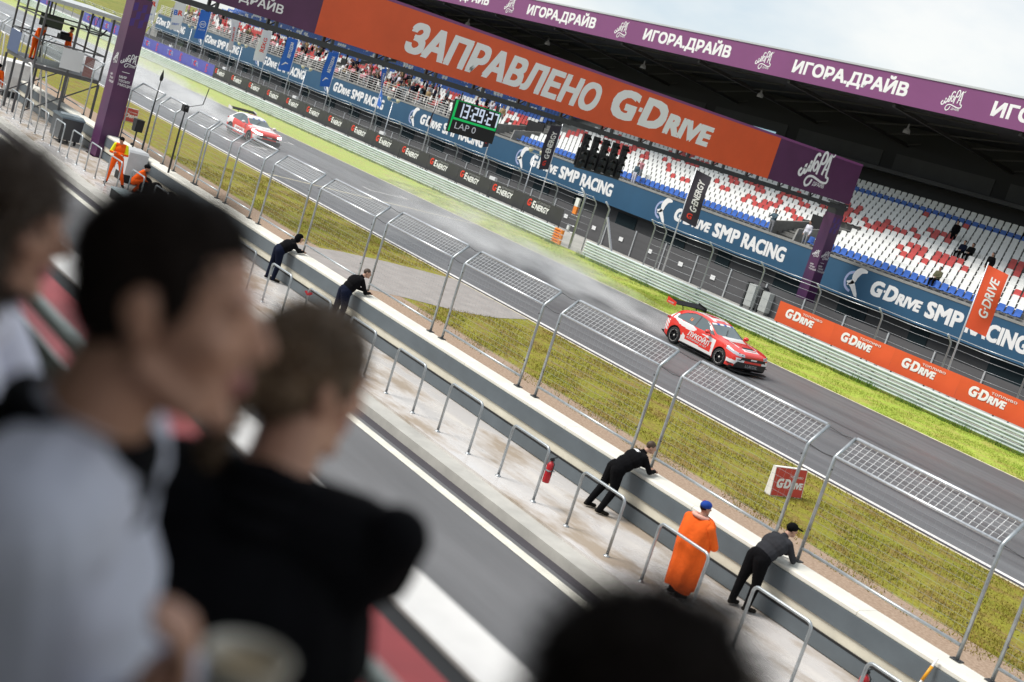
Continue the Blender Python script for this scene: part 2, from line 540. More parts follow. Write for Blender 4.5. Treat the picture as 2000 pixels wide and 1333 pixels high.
# grid slot and skid markings painted on the track
b = MB()
for k in range(9):
    x = -66 - k * 8.0
    y = 32.0 if k % 2 else 37.5
    b.quad((x, y, .006), (x + .15, y, .006), (x + .15, y + 2.6, .006), (x, y + 2.6, .006))
    b.quad((x - .9, y, .006), (x, y, .006), (x, y + .12, .006), (x - .9, y + .12, .006))
    b.quad((x - .9, y + 2.48, .006), (x, y + 2.48, .006), (x, y + 2.6, .006), (x - .9, y + 2.6, .006))
b.build('grid_markings', M['white_paint'], kind='structure')
b = MB(); b.quad((-62.0, 29.2, .005), (-61.8, 29.2, .005), (-61.8, 42.3, .005), (-62.0, 42.3, .005)); b.build('start_line', M['cream_paint'], kind='structure')

# ------------------------------------------------------------------ pit wall
w = empty('pit_wall', (0, 17.7, 0), 'long pit wall with whitish cap and two dark grey boards below', 'wall')
b = MB(); b.box(-330, 60, -.24, .31, 0, 1.11); b.build('wall_body', M['cream'], w)
# cap in cast lengths with open joints
for k in range(26):
    x = 2 - k * 4.03
    bm_ = MB()
    x0, x1 = x - 4.02 + .35 - 10.5, x + .35 - 10.5
    prof = [(-.25, 1.112), (-.25, 1.17), (-.20, 1.2), (.26, 1.2), (.31, 1.17), (.31, 1.112)]
    bm_.prism(prof, (x0, 0, 0), UY, UZ, (x1 - x0, 0, 0))
    bm_.build('cap_block', M['wallcap'], w)
b = MB(); b.box(-330, 60, -.275, -.242, .76, 1.10); b.build('board', M['board'], w)
b = MB(); b.box(-330, 60, -.275, -.242, .27, .52); b.build('board', M['board'], w)
b = MB(); b.box(-330, 60, -.262, -.242, .522, .56); b.build('painted_shadow', M['black'], w)  # solid black strip painting the shade under the cream band

# ------------------------------------------------------------------ pit wall fence panels
def fence_panel(W):
    root = empty('fence_panel', (0, 0, 0))
    P = []
    for x in (-W / 2, W / 2):
        pb = MB()
        pb.tube([(x, 0, 0), (x, 0, 1.90), (x, .05, 1.96), (x, .36, 2.28)], .032, 8)
        pb.build('post', M['steel'], root)
        fb = MB(); fb.box(x - .09, x + .09, -.07, .07, 0.001, .02); fb.ball((x - .06, 0, .025), .013, 6); fb.ball((x + .06, 0, .025), .013, 6)
        fb.build('foot_plate', M['darkmetal'], root)
    for (y, z, r) in ((0, 1.92, .026), (.36, 2.28, .034), (0, .24, .028)):
        rb = MB(); rb.tube([(-W / 2 + .03, y, z), (W / 2 - .03, y, z)], r, 8); rb.build('rail', M['steel_bright'] if z > 1 else M['steel'], root)
    mb = MB()
    nx = int(W / .13)
    for i in range(1, nx):
        x = -W / 2 + W * i / nx
        mb.bar((x, .005, .26), (x, .005, 1.9), .0016)
        mb.bar((x, .02, 1.93), (x, .35, 2.26), .0055, mi=1)
    for j in range(1, 13):
        z = .26 + 1.64 * j / 13
        mb.bar((-W / 2, .009, z), (W / 2, .009, z), .0034)
    for j in range(1, 5):
        t = j / 5
        mb.bar((-W / 2, .02 + .33 * t, 1.935 + .33 * t), (W / 2, .02 + .33 * t, 1.935 + .33 * t), .0055, mi=1)
    mb.build('wire_mesh', [M['wire'], M['wire_top']], root)
    for x in (-W / 2, W / 2):
        for z in (1.7, .6):
            jb = MB(); jb.ball((x + (.05 if x < 0 else -.05), -.02, z), .018, 6); jb.build('clip', M['darkmetal'], root)
    return root
panels = [(-10.59, 3.40), (-14.62, 3.40), (-18.69, 3.40), (-22.76, 3.40), (-26.73, 3.40), (-30.83, 3.40), (-34.87, 2.70), (-38.33, 2.02), (-41.08, 1.96), (-43.31, 1.98), (-46.46, 1.78), (-48.84, 2.6), (-56.44, 3.15), (-60.5, 3.4), (-6.55, 3.40), (-64.6, 3.4), (-68.6, 3.4), (-72.6, 3.4), (-76.7, 3.4), (-80.7, 3.4)]
place = ['cut by the right edge of the picture', 'behind the leaning man in the black cap', 'beside the bare headed man on the wall', 'in front of the red car', 'below the spray of the red car', 'at the mouth of the service road']
proto = {}
PANEL_LABELS = {-10.59: 'grey mesh fence panel nearest the camera, its whole wire grid in sharp view',
 -14.62: 'grey mesh fence panel on pit wall just before the racing car',
 -18.69: 'grey mesh fence panel on pit wall beside the red foam board',
 -22.76: 'grey mesh fence panel on pit wall above the hunched man in black',
 -26.73: 'grey mesh fence panel standing at the end of the pinkish service road',
 -30.83: 'grey mesh fence panel across the pinkish service road mouth',
 -34.87: 'narrower grey mesh fence panel just past the service road',
 -38.33: 'short grey fence panel in front of the farther racing car',
 -41.08: 'short grey fence panel left of the farther racing car',
 -43.31: 'short grey fence panel with a camera pole clamped to its post',
 -46.46: 'short grey fence panel between the two camera poles',
 -48.84: 'grey mesh fence panel just right of the purple gantry post',
 -56.44: 'grey mesh fence panel just left of the purple gantry post',
 -60.5: 'grey fence panel standing behind the marshal booth',
 -6.55: 'grey fence panel of which only the left post shows at the frame edge'}
for xr, W in panels:
    if W not in proto:
        p = proto[W] = fence_panel(W)
    else:
        p = copy_tree(proto[W])
    p.location = (xr - W / 2, 17.94, 1.2)
    tag(p, PANEL_LABELS.get(xr, 'grey mesh fence panel far down the pit wall beyond the booth'), 'fence panel', 'fence panels on the pit wall')
# slack safety cables strung between the panels
for k, (za, ya) in enumerate(((3.10, 17.95), (3.46, 18.30))):
    b = MB()
    pts = []
    for xr, W in [(-6.55, 3.4)] + panels[:6]:
        pts += [(xr, ya + .03, za), (xr - W, ya + .03, za), (xr - W - .3, ya + .03, za - .03)]
    b.tube(pts, .008, 5)
    b.build('safety_cable', M['darkmetal'], label=('lower' if k == 0 else 'upper') + ' dark cable joining the fence panels along the pit wall', cat='cable')

# ------------------------------------------------------------------ hoops on the platform edge
def hoop(W):
    root = empty('railing_hoop', (0, 0, 0))
    r = .10
    HH = 1.07
    pts = [(-W / 2, 0, 0), (-W / 2, 0, HH - r)]
    for k in range(1, 6):
        t = math.pi / 2 * k / 5
        pts.append((-W / 2 + r - r * math.cos(t), 0, HH - r + r * math.sin(t)))
    full = pts + [(-x, y, z) for x, y, z in pts[::-1]]
    b = MB(); b.tube(full, .027, 8); b.build('pipe', M['steel'], root)
    for x in (-W / 2, W / 2):
        f = MB(); f.lathe([(.06, 0.001), (.06, .012), (.03, .016), (.03, .05)], (x, 0, 0), 10); f.build('flange', M['steel'], root)
    return root
h0 = hoop(1.22)
hx = [-9.05, -11.95, -14.30, -16.50, -18.80, -21.15, -23.45, -25.75, -28.1]
hx = [-9.75, -12.05, -14.32, -16.50, -18.80, -21.15, -23.45, -25.75, -28.1, -30.4, -32.7, -35.0, -37.3, -39.6, -41.9, -44.2, -46.5, -48.8, -51.1, -53.4, -55.7, -58.0, -60.3, -62.6, -64.9, -67.2]
HL = {-12.05: 'galvanised pipe hoop in front of the man in the dark grey jacket',
      -14.32: 'galvanised pipe hoop right at the orange poncho',
      -16.50: 'galvanised pipe hoop behind the feet of the bare headed leaning man',
      -18.80: 'galvanised pipe hoop with a red extinguisher hanging on its right leg',
      -21.15: 'galvanised pipe hoop one left of the extinguisher hoop',
      -23.45: 'galvanised pipe hoop by the brown haired spectator, second left of the extinguisher',
      -9.75: 'galvanised pipe hoop lowest in the picture with a red extinguisher',
      -25.75: 'galvanised pipe hoop third left of the first extinguisher',
      -28.1: 'galvanised pipe hoop with red tape by the hooded man'}
for k, x in enumerate(hx):
    h = h0 if k == 0 else copy_tree(h0)
    h.location = (x, 15.5, .25)
    tag(h, HL.get(x, 'grey pipe hoop in the far row near the booth and gantry foot'), 'railing', 'pipe hoops along the platform edge')
# ------------------------------------------------------------------ guardrails along the far verge
def w_profile(h=.31, d=.11):
    """cross-section of one corrugated beam, y towards the track is negative"""
    P = [(0, .012), (-.01, .02), (-d, .065), (-d, .095), (-.005, .145), (-.005, .165), (-d, .215), (-d, .245), (-.01, .285), (0, .293)]
    return P
def guardrail(x0, x1, name_label, ends):
    L = x1 - x0
    root = empty('guardrail', (x1, 47.75, 0), name_label, 'guardrail')
    P = w_profile()
    for k in range(3):
        z0 = .06 + k * .305
        b = MB()
        n = len(P)
        vs = [(0, y, z0 + z) for y, z in P] + [(-L, y, z0 + z) for y, z in P] + [(0, y + .006, z0 + z) for y, z in P] + [(-L, y + .006, z0 + z) for y, z in P]
        fs = [(i, n + i, n + i + 1, i + 1) for i in range(n - 1)]
        fs += [(2 * n + i, 2 * n + i + 1, 3 * n + i + 1, 3 * n + i) for i in range(n - 1)]
        fs += [(i, i + 1, 2 * n + i + 1, 2 * n + i) for i in range(n - 1)]
        b.add(vs, fs, 0)
        # splice bolts
        for j in range(int(min(L, 60) / 4)):
            for zz in (.075, .235):
                b.ball((-2 - 4 * j, -.085, z0 + zz), .018, 6)
        b.build('beam', M['rail'], root)
        if ends in ('right',):
            e = MB()
            q = [(.001, y * 1.02 - .003, z0 + z) for y, z in P]
            vs = [(-.62, y - .004, z0 + z) for y, z in P] + [(0.0, y - .004, z0 + z) for y, z in P]
            e.add(vs, [(i, n + i, n + i + 1, i + 1)[::-1] for i in range(n - 1)])
            ring = []
            for t in range(7):
                a = math.pi * t / 6
                ring.append((.02 + .17 * math.sin(a), -.085 + .11 * (1 - math.cos(a))))
            vs = []
            for (xx, yy) in ring: vs += [(xx, yy, z0 + .03), (xx, yy, z0 + .29)]
            e.add(vs, [(2 * i, 2 * i + 2, 2 * i + 3, 2 * i + 1) for i in range(6)], 0, True)
            e.build('end_shoe', M['orange_paint'], root)
    step = 2.0 if L < 80 else 4.0
    for j in range(int(L / step)):
        if j > 80: break
        p = MB(); p.box(-1.0 - step * j - .05, -1.0 - step * j + .05, .06, .18, -.05, 1.0); p.build('post', M['steel'], root)
    return root
guardrail(-330, -61.1, 'long corrugated guardrail with orange end shoes, under the black banner', 'right')
guardrail(-58.6, 60, 'corrugated guardrail beginning beside the gap and running past the racing car', 'left')

# tall grass along the foot of the guardrails
b = MB()
rg = random.Random(3)
for k in range(6500):
    x = rg.uniform(-62, -20) if k % 4 else rg.uniform(-110, -60)
    if -61 < x < -58.9: continue
    y = 47.55 - abs(rg.gauss(0, .10))
    if noise.noise((x * .8, 1, 0)) < -.05 and rg.random() < .8: continue
    h = rg.uniform(.08, .26) * (1.2 + noise.noise((x * .5, 0, 0)))
    w = .012
    a = rg.uniform(0, 6.28)
    dx, dy = math.cos(a) * w, math.sin(a) * w
    lx, ly = rg.uniform(-.08, .08), rg.uniform(-.06, .06)
    b.add([(x - dx, y - dy, -.01), (x + dx, y + dy, -.01), (x + lx, y + ly, h)], [(0, 1, 2)])
M['tallgrass'] = mat('tall_grass', (.10, .19, .015), .8, var=.4, vscale=2)
b.build('tall_grass', M['tallgrass'], label='uncut green grass along the foot of the guardrails', cat='grass', kind='stuff')

# short turf blades on the infield and the far verge
def turf(name, x0, x1, y0, y1, n, h, m, label, seed):
    r = np.random.default_rng(seed)
    x = x1 - (x1 - x0) * r.random(n) ** 1.4
    y = y0 + (y1 - y0) * r.random(n)
    # clumps: keep blades where a coarse pattern is high
    k = np.sin(x * 2.1 + 1.7 * np.sin(y * 1.3)) + np.sin(y * 2.7 + 1.3 * np.sin(x * .9)) + r.normal(0, .9, n)
    keep = k > -.3
    keep &= ~((x > -43.2) & (x < -36.2) & (y < 29))
    x, y = x[keep], y[keep]
    n = len(x)
    hh = h * (.5 + r.random(n)); a = r.random(n) * 6.28; w = .008 + .010 * r.random(n)
    lx, ly = r.normal(0, h * .6, n), r.normal(0, h * .6, n)
    V = np.empty((n, 3, 3))
    V[:, 0] = np.stack([x - np.cos(a) * w, y - np.sin(a) * w, np.full(n, -.01)], 1)
    V[:, 1] = np.stack([x + np.cos(a) * w, y + np.sin(a) * w, np.full(n, -.01)], 1)
    V[:, 2] = np.stack([x + lx, y + ly, hh], 1)
    me = bpy.data.meshes.new(name)
    me.vertices.add(3 * n); me.vertices.foreach_set('co', V.reshape(-1))
    me.loops.add(3 * n); me.loops.foreach_set('vertex_index', np.arange(3 * n, dtype=np.int32))
    me.polygons.add(n); me.polygons.foreach_set('loop_start', np.arange(0, 3 * n, 3, dtype=np.int32))
    me.update(); me.validate()
    me.materials.append(m)
    o = bpy.data.objects.new(name, me); COL.objects.link(o)
    return tag(o, label, 'grass', kind='stuff')
M['blade_infield'] = mat('infield_blades', (.205, .205, .022), .85, vscale=.5, col2=(.28, .20, .055), contrast=(.38, .62), spec=.15)
M['blade_verge'] = mat('verge_blades', (.27, .36, .05), .85, vscale=1.2, col2=(.38, .38, .08), contrast=(.40, .66), spec=.15)
turf('infield_turf', -60, -6, 23.0, 28.68, 120000, .042, M['blade_infield'], 'patchy short grass on the infield between pit wall and track', 1)
turf('verge_turf', -75, -18, 42.5, 47.6, 80000, .045, M['blade_verge'], 'short bright grass on the verge under the guardrail', 2)
turf('gravel_edge_turf', -45, -6, 22.3, 23.2, 9000, .06, M['blade_infield'], 'straggling grass on the border of the gravel strip', 3)
# rubber laid down in braking curves
M['rubber'] = mat('tyre_rubber', (.060, .060, .064), .35, var=.25, vscale=3, stretch=(.2, 2, 1))
for k, (xa, ya, L, dy) in enumerate(((-18, 35.2, 34, 1.8), (-22, 36.75, 30, 1.7), (-40, 33.2, 28, -1.3), (-62, 37.0, 40, 1.2), (-15, 31.6, 26, .8))):
    P_ = [(xa - L * t / 12, ya + dy * (t / 12) ** 2) for t in range(13)]
    V, F = strip2d(P_, [.02 + .15 * math.sin(math.pi * (t + .3) / 12.8) for t in range(13)])
    b = MB(); b.add([(x, y, .004) for x, y in V], [f[::-1] for f in F]); b.build('skid_mark', M['rubber'], kind='structure')

# ------------------------------------------------------------------ advertising banners on the guardrail line
def cloth(mb, x0, x1, y, z0, z1, mi=0, nx=24, amp=.012, seed=0):
    vs, fs = [], []
    for i in range(nx + 1):
        for j in range(5):
            x = x0 + (x1 - x0) * i / nx
            z = z0 + (z1 - z0) * j / 4
            vs.append((x, y + amp * noise.noise((x * 1.3 + seed, z * 1.5, seed)), z))
    for i in range(nx):
        for j in range(4):
            a = i * 5 + j
            fs.append((a, a + 5, a + 6, a + 1))
    mb.add(vs, fs, mi, True)

YB = 48.35
g0 = -118.48
for k in range(14):
    x0 = g0 + 4.04 * k - .35
    x1 = x0 + 4.02
    r = empty('banner', (x0, YB, 1.0))
    where = 'at the end beside the gap in the guardrail' if k == 13 else ('next to the violet blue banners' if k == 0 else 'number %d leftward from the gap' % (14 - k))
    n14 = ['first', 'second', 'third', 'fourth', 'fifth', 'sixth', 'seventh', 'eighth', 'ninth', 'tenth', 'eleventh', 'twelfth', 'thirteenth', 'last'][13 - k]
    tag(r, 'black motor oil banner with red letter, ' + ('last before the violet banners' if k == 0 else 'at the guardrail gap' if k == 13 else n14 + ' from the guardrail gap'), 'banner', 'black banners on the far guardrail')
    b = MB(); cloth(b, 0, x1 - x0, 0, 0, 1.02, seed=k); b.build('sheet', M['blackban'], r)
    t = MB()
    w = put_text(t, "G", (.35, -.018, .44), UX, UZ, .46, .05, .14, mi=0, sx=.9)
    t.prism([(0, 0), (.05, 0), (.055, .06), (.005, .06)], (.38 + w, -.018, .62), UX, UZ, UX.cross(UZ) * .0005, 1)
    w2 = put_text(t, "E", (.50 + w, -.018, .40), UX, UZ, .46, .05, .14, mi=1, sx=.9)
    put_text(t, "NERGY", (.55 + w + w2, -.018, .36), UX, UZ, .37, .05, .14, mi=1, width=1.42)
    put_text(t, "МОТОРНОЕ МАСЛО", (.62 + w + w2, -.018, .78), UX, UZ, .13, .012, 0, mi=2, width=1.38)
    t.build('lettering', [M['red_ink'], M['white_ink'], M['grey_ink']], r)
    s = MB()
    for xx in (.1, (x1 - x0) - .1): s.box(xx - .025, xx + .025, .03, .08, -1.0, 1.02)
    s.build('stake', M['darkmetal'], r)
for k in range(9):
    x1 = g0 - .42 - 7.0 * k
    x0 = x1 - 6.96
    if k >= 6: x0 -= 14; x1 -= 14
    r = empty('banner', (x0, YB, 1.0))
    o9 = ['first', 'second', 'third', 'fourth', 'fifth', 'sixth', 'seventh', 'eighth', 'ninth'][k]
    tag(r, 'violet blue touring series banner, %s leftward from the black banners' % o9, 'banner', 'violet banners on the far guardrail')
    b = MB(); cloth(b, 0, x1 - x0, 0, 0, 1.05, seed=30 + k); b.build('sheet', M['blueban'], r)
    t = MB()
    put_text(t, "T", (1.2, -.018, .3), UX, UZ, .5, .0, .0, mi=1, width=.55)
    put_text(t, "C", (1.85, -.018, .3), UX, UZ, .5, .05, .0, mi=0, width=.5)
    put_text(t, "R", (2.45, -.018, .3), UX, UZ, .5, .0, .0, mi=1, width=.6)
    put_text(t, "S", (4.9, -.018, .15), UX, UZ, .42, .0, .0, mi=0, width=.5)
    put_text(t, "P", (4.95, -.018, .58), UX, UZ, .34, .0, .0, mi=0, width=.45)
    t.build('lettering', [M['red_ink'], M['lav_ink']], r)
# orange banners right of the far gantry post
for k in range(8):
    x0 = -43.9 + 3.62 * k
    x1 = x0 + 3.62
    r = empty('banner', (x0, YB, .95))
    o8 = ['first', 'second', 'third', 'fourth', 'fifth', 'sixth', 'seventh', 'eighth'][k]
    tag(r, 'orange fuel banner with white wordmark, %s from the far purple post' % o8, 'banner', 'orange banners on the far guardrail')
    b = MB(); cloth(b, 0, x1 - x0, 0, 0, 1.0, seed=60 + k); b.build('sheet', M['orange'], r)
    t = MB()
    w = g_logo(t, (.62, -.018, .36), UX, UZ, .46)
    put_text(t, "топливо", (1.62, -.018, .76), UX, UZ, .13, .006, 0, width=1.25)
    t.build('lettering', [M['white_ink']], r)
    s = MB()
    for xx in (.15, 2.0): s.box(xx - .025, xx + .025, .03, .08, -.95, 1.0)
    s.build('stake', M['darkmetal'], r)

# ------------------------------------------------------------------ debris fence (tall posts with cranked heads) behind the banners
def debris_fence(xs, label):
    r = empty('debris_fence', (xs[0], 50.0, 0), label, 'fence')
    ox = xs[0]
    for x in xs:
        b = MB()
        b.tube([(x - ox, 0, 0), (x - ox, 0, 2.85), (x - ox, -.05, 2.95), (x - ox - .02, -.40, 3.25)], .042, 8)
        b.build('post', M['steel'], r)
    for z, y in ((3.25, -.40), (3.05, -.16), (2.75, 0), (2.35, 0), (1.95, 0), (1.55, 0), (1.15, 0), (.75, 0)):
        b = MB()
        for a, c in zip(xs[:-1], xs[1:]):
            b.tube([(a - ox, y, z), ((a + c) / 2 - ox, y, z - .03), (c - ox, y, z)], .016 if z > 2.9 else .009, 5)
        b.build('cable', M['steel_bright'] if z > 2.9 else M['wire'], r)
    # stay mesh of thin verticals
    return r
debris_fence([-61.6 - 4.05 * k for k in range(29)], 'tall cable debris fence with cranked posts behind the black banners')
debris_fence([-60.2 + 4.2 * k for k in range(1, 2)] + [-55.0 + 3.95 * k for k in range(20)], 'tall cable debris fence with cranked posts behind the orange banners')
b = MB(); 
r = empty('brace_post', (-60.3, 50.0, 0), 'grey end post propped by a slanting brace beside the guardrail gap', 'post')
b.tube([(0, 0, 0), (0, 0, 2.9), (-.1, -.35, 3.25)], .06, 8); b.build('post', M['steel'], r)
b = MB(); b.bar((.05, 0, 2.4), (1.75, 0, .05), .11, .11); b.build('brace', M['steel_bright'], r)
# ladder post with signal lamp beside the gap
r = empty('signal_post', (-61.05, 48.6, 0), 'thick grey post with rungs carrying a white and orange signal box', 'post')
b = MB(); b.tube([(0, 0, 0), (0, 0, 3.2), (-.25, -.3, 3.6)], .075, 8); b.build('post', M['steel'], r)
b = MB()
for z in (.9, 1.3, 1.9, 3.2): b.tube([(-.75, 0, z), (0, 0, z)], .025, 6)
b.build('rung', M['steel_bright'], r)
b = MB(); b.box(-.62, -.28, -.12, 0, 2.45, 2.95); b.build('lamp_box', M['paper'], r)
b = MB(); b.box(-.62, -.28, -.12, 0, 2.0, 2.44); b.build('lamp_base', M['orange_paint'], r)
b = MB(); b.box(-.7, -.5, -.1, 0, 1.0, 1.25); b.build('number_plate', M['paper'], r)

# ------------------------------------------------------------------ low screen fence in front of the stand
M['screen'] = mat('screen_net', (.075, .075, .08), .8, var=.12, vscale=.6, stretch=(.2, 1, 6))
r = empty('screen_fence', (-60, 56.1, 0), 'low dark grey netted fence in front of the grandstand base', 'fence')
b = MB(); b.box(-115, 90, .03, .05, .02, 1.66); b.build('net', M['screen'], r)
for k in range(40):
    x = -37.2 - 3.02 * k
    b = MB(); b.box(x + 60 - .045, x + 60 + .045, -.03, .029, 0, 1.72); b.build('post', M['steel_bright'], r)
for k, x in enumerate([-73.0, -69.7, -66.67, -63.62, -60.54, -57.5, -54.46]):
    b = MB(); b.box(-.2, .2, 0, .012, 0, .26); o = b.build('plate', M['paper'], loc=(x * 56.1 / 57, 56.08, .72))
    tag(o, ['small white plate left of the signal post, first on the dark netted fence', 'small white plate beside the signal post on the dark netted fence', 'small white plate right of the propped end post',
            'small white plate between two cranked posts on the netted fence', 'small white plate above the spray on the netted fence', 'small white plate left of the pale cabinets', 'small white plate nearest the pale cabinets'][k], 'plate', 'white plates on the netted fence')
M['cab'] = mat('cabinet_grey', (.40, .42, .41), .6, var=.1)
# pale cabinets
for k, (x, y) in enumerate(((-52.75, 55.7), (-51.75, 55.9))):
    r = empty('cabinet', (x, y, 0), ['pale grey electric cabinet with dark door edge beside the fence', 'second grey electric cabinet nearer the purple post'][k], 'cabinet', 'electric cabinets')
    b = MB(); b.box(-.28, .28, -.2, .2, .18, 1.45 if k == 0 else 1.3); b.build('case', M['cab'], r)
    b = MB(); b.box(-.45, -.33, -.24, .2, 0, 1.5); b.build('door', M['darkmetal'], r)
    b = MB(); b.box(-.25, .25, -.18, .18, 0, .18); b.build('plinth', M['concrete_dark'], r)

# ------------------------------------------------------------------ flagpoles
def flag(x, fx, label, cloth_m, w=1.05, ang=0.0, top=6.6, bot=3.75, art=None, ink='white_ink', twist=0.0, y=50.55, wav=.10, flip=1):
    r = empty('flagpole', (x, y, 0), label, 'flag', 'flags on tall poles along the far fence')
    b = MB(); b.tube([(0, 0, 0), (0, 0, 3.2), (0, 0, top + .12)], [.05, .04, .025], 8); b.build('pole', M['steel_bright'], r)
    def S(s, z):
        """point on the cloth, s along the width, z height"""
        k = (top - z) / (top - bot)
        a = ang + twist * k
        ww = s * (1 - .25 * abs(math.sin(twist)) * k)
        o = wav * math.sin(2.6 * s + 3.2 * k + x) * s / w + .06 * math.sin(7 * k + x)* s / w
        return Vector((math.cos(a) * ww - math.sin(a) * o + .04 * math.cos(a), math.sin(a) * ww + math.cos(a) * o, z - .18 * s * (0.6 + .3 * math.sin(x))))
    vd = Vector((x, y, 0)).normalized()
    back = math.cos(ang) * vd.y - math.sin(ang) * vd.x < 0     # cloth streaming to the left as seen from the pits
    b = MB(); vs, fs = [], []
    nx, nz = 10, 26
    for i in range(nx + 1):
        for j in range(nz + 1): vs.append(S(w * i / nx, bot + (top - bot) * j / nz))
    for i in range(nx):
        for j in range(nz): fs.append((i * (nz + 1) + j, (i + 1) * (nz + 1) + j, (i + 1) * (nz + 1) + j + 1, i * (nz + 1) + j + 1))
    b.add(vs, fs, 0, True); c = b.build('cloth', cloth_m, r)
    if art:
        t = MB()
        for side in (1, -1):
            def P(p):
                sx_ = (w - p.x) if back else p.x
                q = S(sx_, p.z); n = S(sx_ + .02, p.z) - q; n = Vector((-n.y, n.x, 0)).normalized()
                return q + n * .012 * side
            art(t, P, side)
        t.build('emblem', [M[ink], M['red_ink'], M['flag_blue'], M['lav_ink']], c)
    return r
def art_vertical(txt, red=True, h=.42):
    def f(t, P, side):
        put_text(t, txt, (.72, 0, 4.45), UZ, -UX, h, .03, .1, width=1.75, shape=P)
        if red: put_text(t, "G", (.30, 0, 4.0), UX, UZ, .32, .05, .1, mi=1, shape=P)
    return f
def art_br(t, P, side):
    put_text(t, "B", (.12, 0, 5.25), UX, UZ, .55, .05, 0, mi=2, shape=P)
    put_text(t, "R", (.55, 0, 5.25), UX, UZ, .55, .05, 0, mi=1, shape=P)
    put_text(t, "DRIFT", (.15, 0, 4.25), UX, UZ, .2, .03, .1, mi=2, width=.75, shape=P)
def art_ring(t, P, side):
    V, F = strip2d([(.52 + .3 * math.cos(a * .39), 5.2 + .3 * math.sin(a * .39)) for a in range(17)], .05)
    t.add([P(Vector((x, 0, z))) for x, z in V], F, 0)
    put_text(t, "ФСР", (.33, 0, 5.1), UX, UZ, .2, .02, 0, width=.4, shape=P)
    put_text(t, "РОССИЯ", (.2, 0, 4.6), UX, UZ, .12, .01, 0, width=.65, shape=P)
def art_red(t, P, side):
    put_text(t, "RSKG", (.7, 0, 4.6), UZ, -UX, .4, .03, .1, mi=1, width=1.3, shape=P)
def art_bird(t, P, side):
    put_text(t, "АВТОДОМ", (.72, 0, 4.9), UZ, -UX, .3, .03, 0, width=1.35, shape=P)
    V, F = strip2d([(.2, 4.2), (.45, 4.45), (.7, 4.4)], [.05, .14, .04])
    t.add([P(Vector((x, 0, z))) for x, z in V], F, 0)
L_ = -1.75
flag(-135.7, 0, 'white flag with blue and red letters, first right of the near purple post', M['flag_white'], 1.1, L_, art=art_br)
flag(-128.6, 0, 'blue flag with a white ring emblem', M['flag_blue'], 1.05, L_, art=art_ring)
flag(-121.4, 0, 'white flag curling narrow, with small red writing, right of ring emblem flag', M['flag_white'], 1.0, L_ + .5, art=art_red, twist=.5)
flag(-113.6, 0, 'white flag with red writing, hanging in folds beside the blue flags', M['flag_white'], 1.0, L_ + .2, art=art_red, wav=.2)
flag(-107.9, 0, 'blue flag with white upright letters, leftmost of three blue ones in a row', M['flag_blue'], 1.05, L_ + .1, art=art_bird)
flag(-99.9, 0, 'blue flag with white letters beside the grandstand stair', M['flag_blue'], 1.05, L_ + .35, art=art_bird)
flag(-91.5, 0, 'blue flag twisted into a thin band', M['flag_blue'], 1.0, L_ + .9, art=art_bird, twist=.6)
flag(-83.2, 0, 'black flag seen nearly edge on, left of the lap clock', M['flag_dark'], .95, L_ + 1.0, art=art_vertical("G·ENERGY"), twist=.2)
flag(-75.2, 0, 'black flag seen nearly edge on behind the lap clock', M['flag_dark'], .95, L_ + .95, art=art_vertical("G·ENERGY"), twist=-.15)
flag(-67.9, 0, 'black oil brand flag hanging left of the start lights', M['flag_dark'], 1.0, L_ + .35, art=art_vertical("G·ENERGY"))
flag(-54.9, 0, 'black oil brand flag hanging between start lights and far purple post', M['flag_dark'], .95, .55, art=art_vertical("G·ENERGY"))
flag(-35.3, 0, 'orange flag with white wordmark at the right of the picture', M['flag_orange'], .95, .45, art=art_vertical("G·DRIVE", False))
flag(-144.0, 0, 'white flag half hidden by the near purple post', M['flag_white'], 1.1, L_, art=art_br)
flag(-172, 0, 'small black flag with a white letter far off by the circuit road', M['flag_dark'], 1.6, L_ + .2, y=57, top=8.5, bot=5.5)

# ------------------------------------------------------------------ floodlight posts and camera boxes
for k, x in enumerate((-132.6, -119.3, -105.0, -89.3, -69.8)):
    r = empty('floodlight_post', (x, 50.6, 0), 'slim post with cream floodlights ' + ['by the ring emblem flag', 'right of the curling white flag', 'between the two blue lettered flags', 'right of the twisted blue flag', 'beside the start lights'][k], 'floodlight', 'floodlight posts along the far fence')
    b = MB(); b.tube([(0, 0, 0), (0, 0, 4.35)], .04, 6); b.build('post', M['steel_bright'], r)
    b = MB(); b.bar((-.35, -.25, 4.4), (.35, .25, 4.4), .06); b.build('cross_arm', M['steel'], r)
    for s in (-1, 1):
        b = MB(); b.lathe([(.02, .0), (.13, .06), (.17, .2), (.16, .24), (0, .22)], (s * .32, s * .22, 4.42), 10); b.build('lamp', M['lampcream'], r)
for k, x in enumerate((-134.8, -119.9, -103.9, -88.0, -72.3)):
    r = empty('cable_box', (x, 49.75, 0), 'small white junction box on post, ' + ['above the violet banners', 'above the first black banners', 'beneath the lettered blue flags', 'beneath the twisted blue flag', 'above the rightmost black banners'][k], 'junction box', 'white junction boxes behind the banners')
    b = MB(); b.box(-.03, .03, -.03, .03, 0, 1.75); b.build('post', M['steel'], r)
    b = MB(); b.box(-.34, .34, -.1, .1, 1.75, 2.1); b.build('case', M['paper'], r)
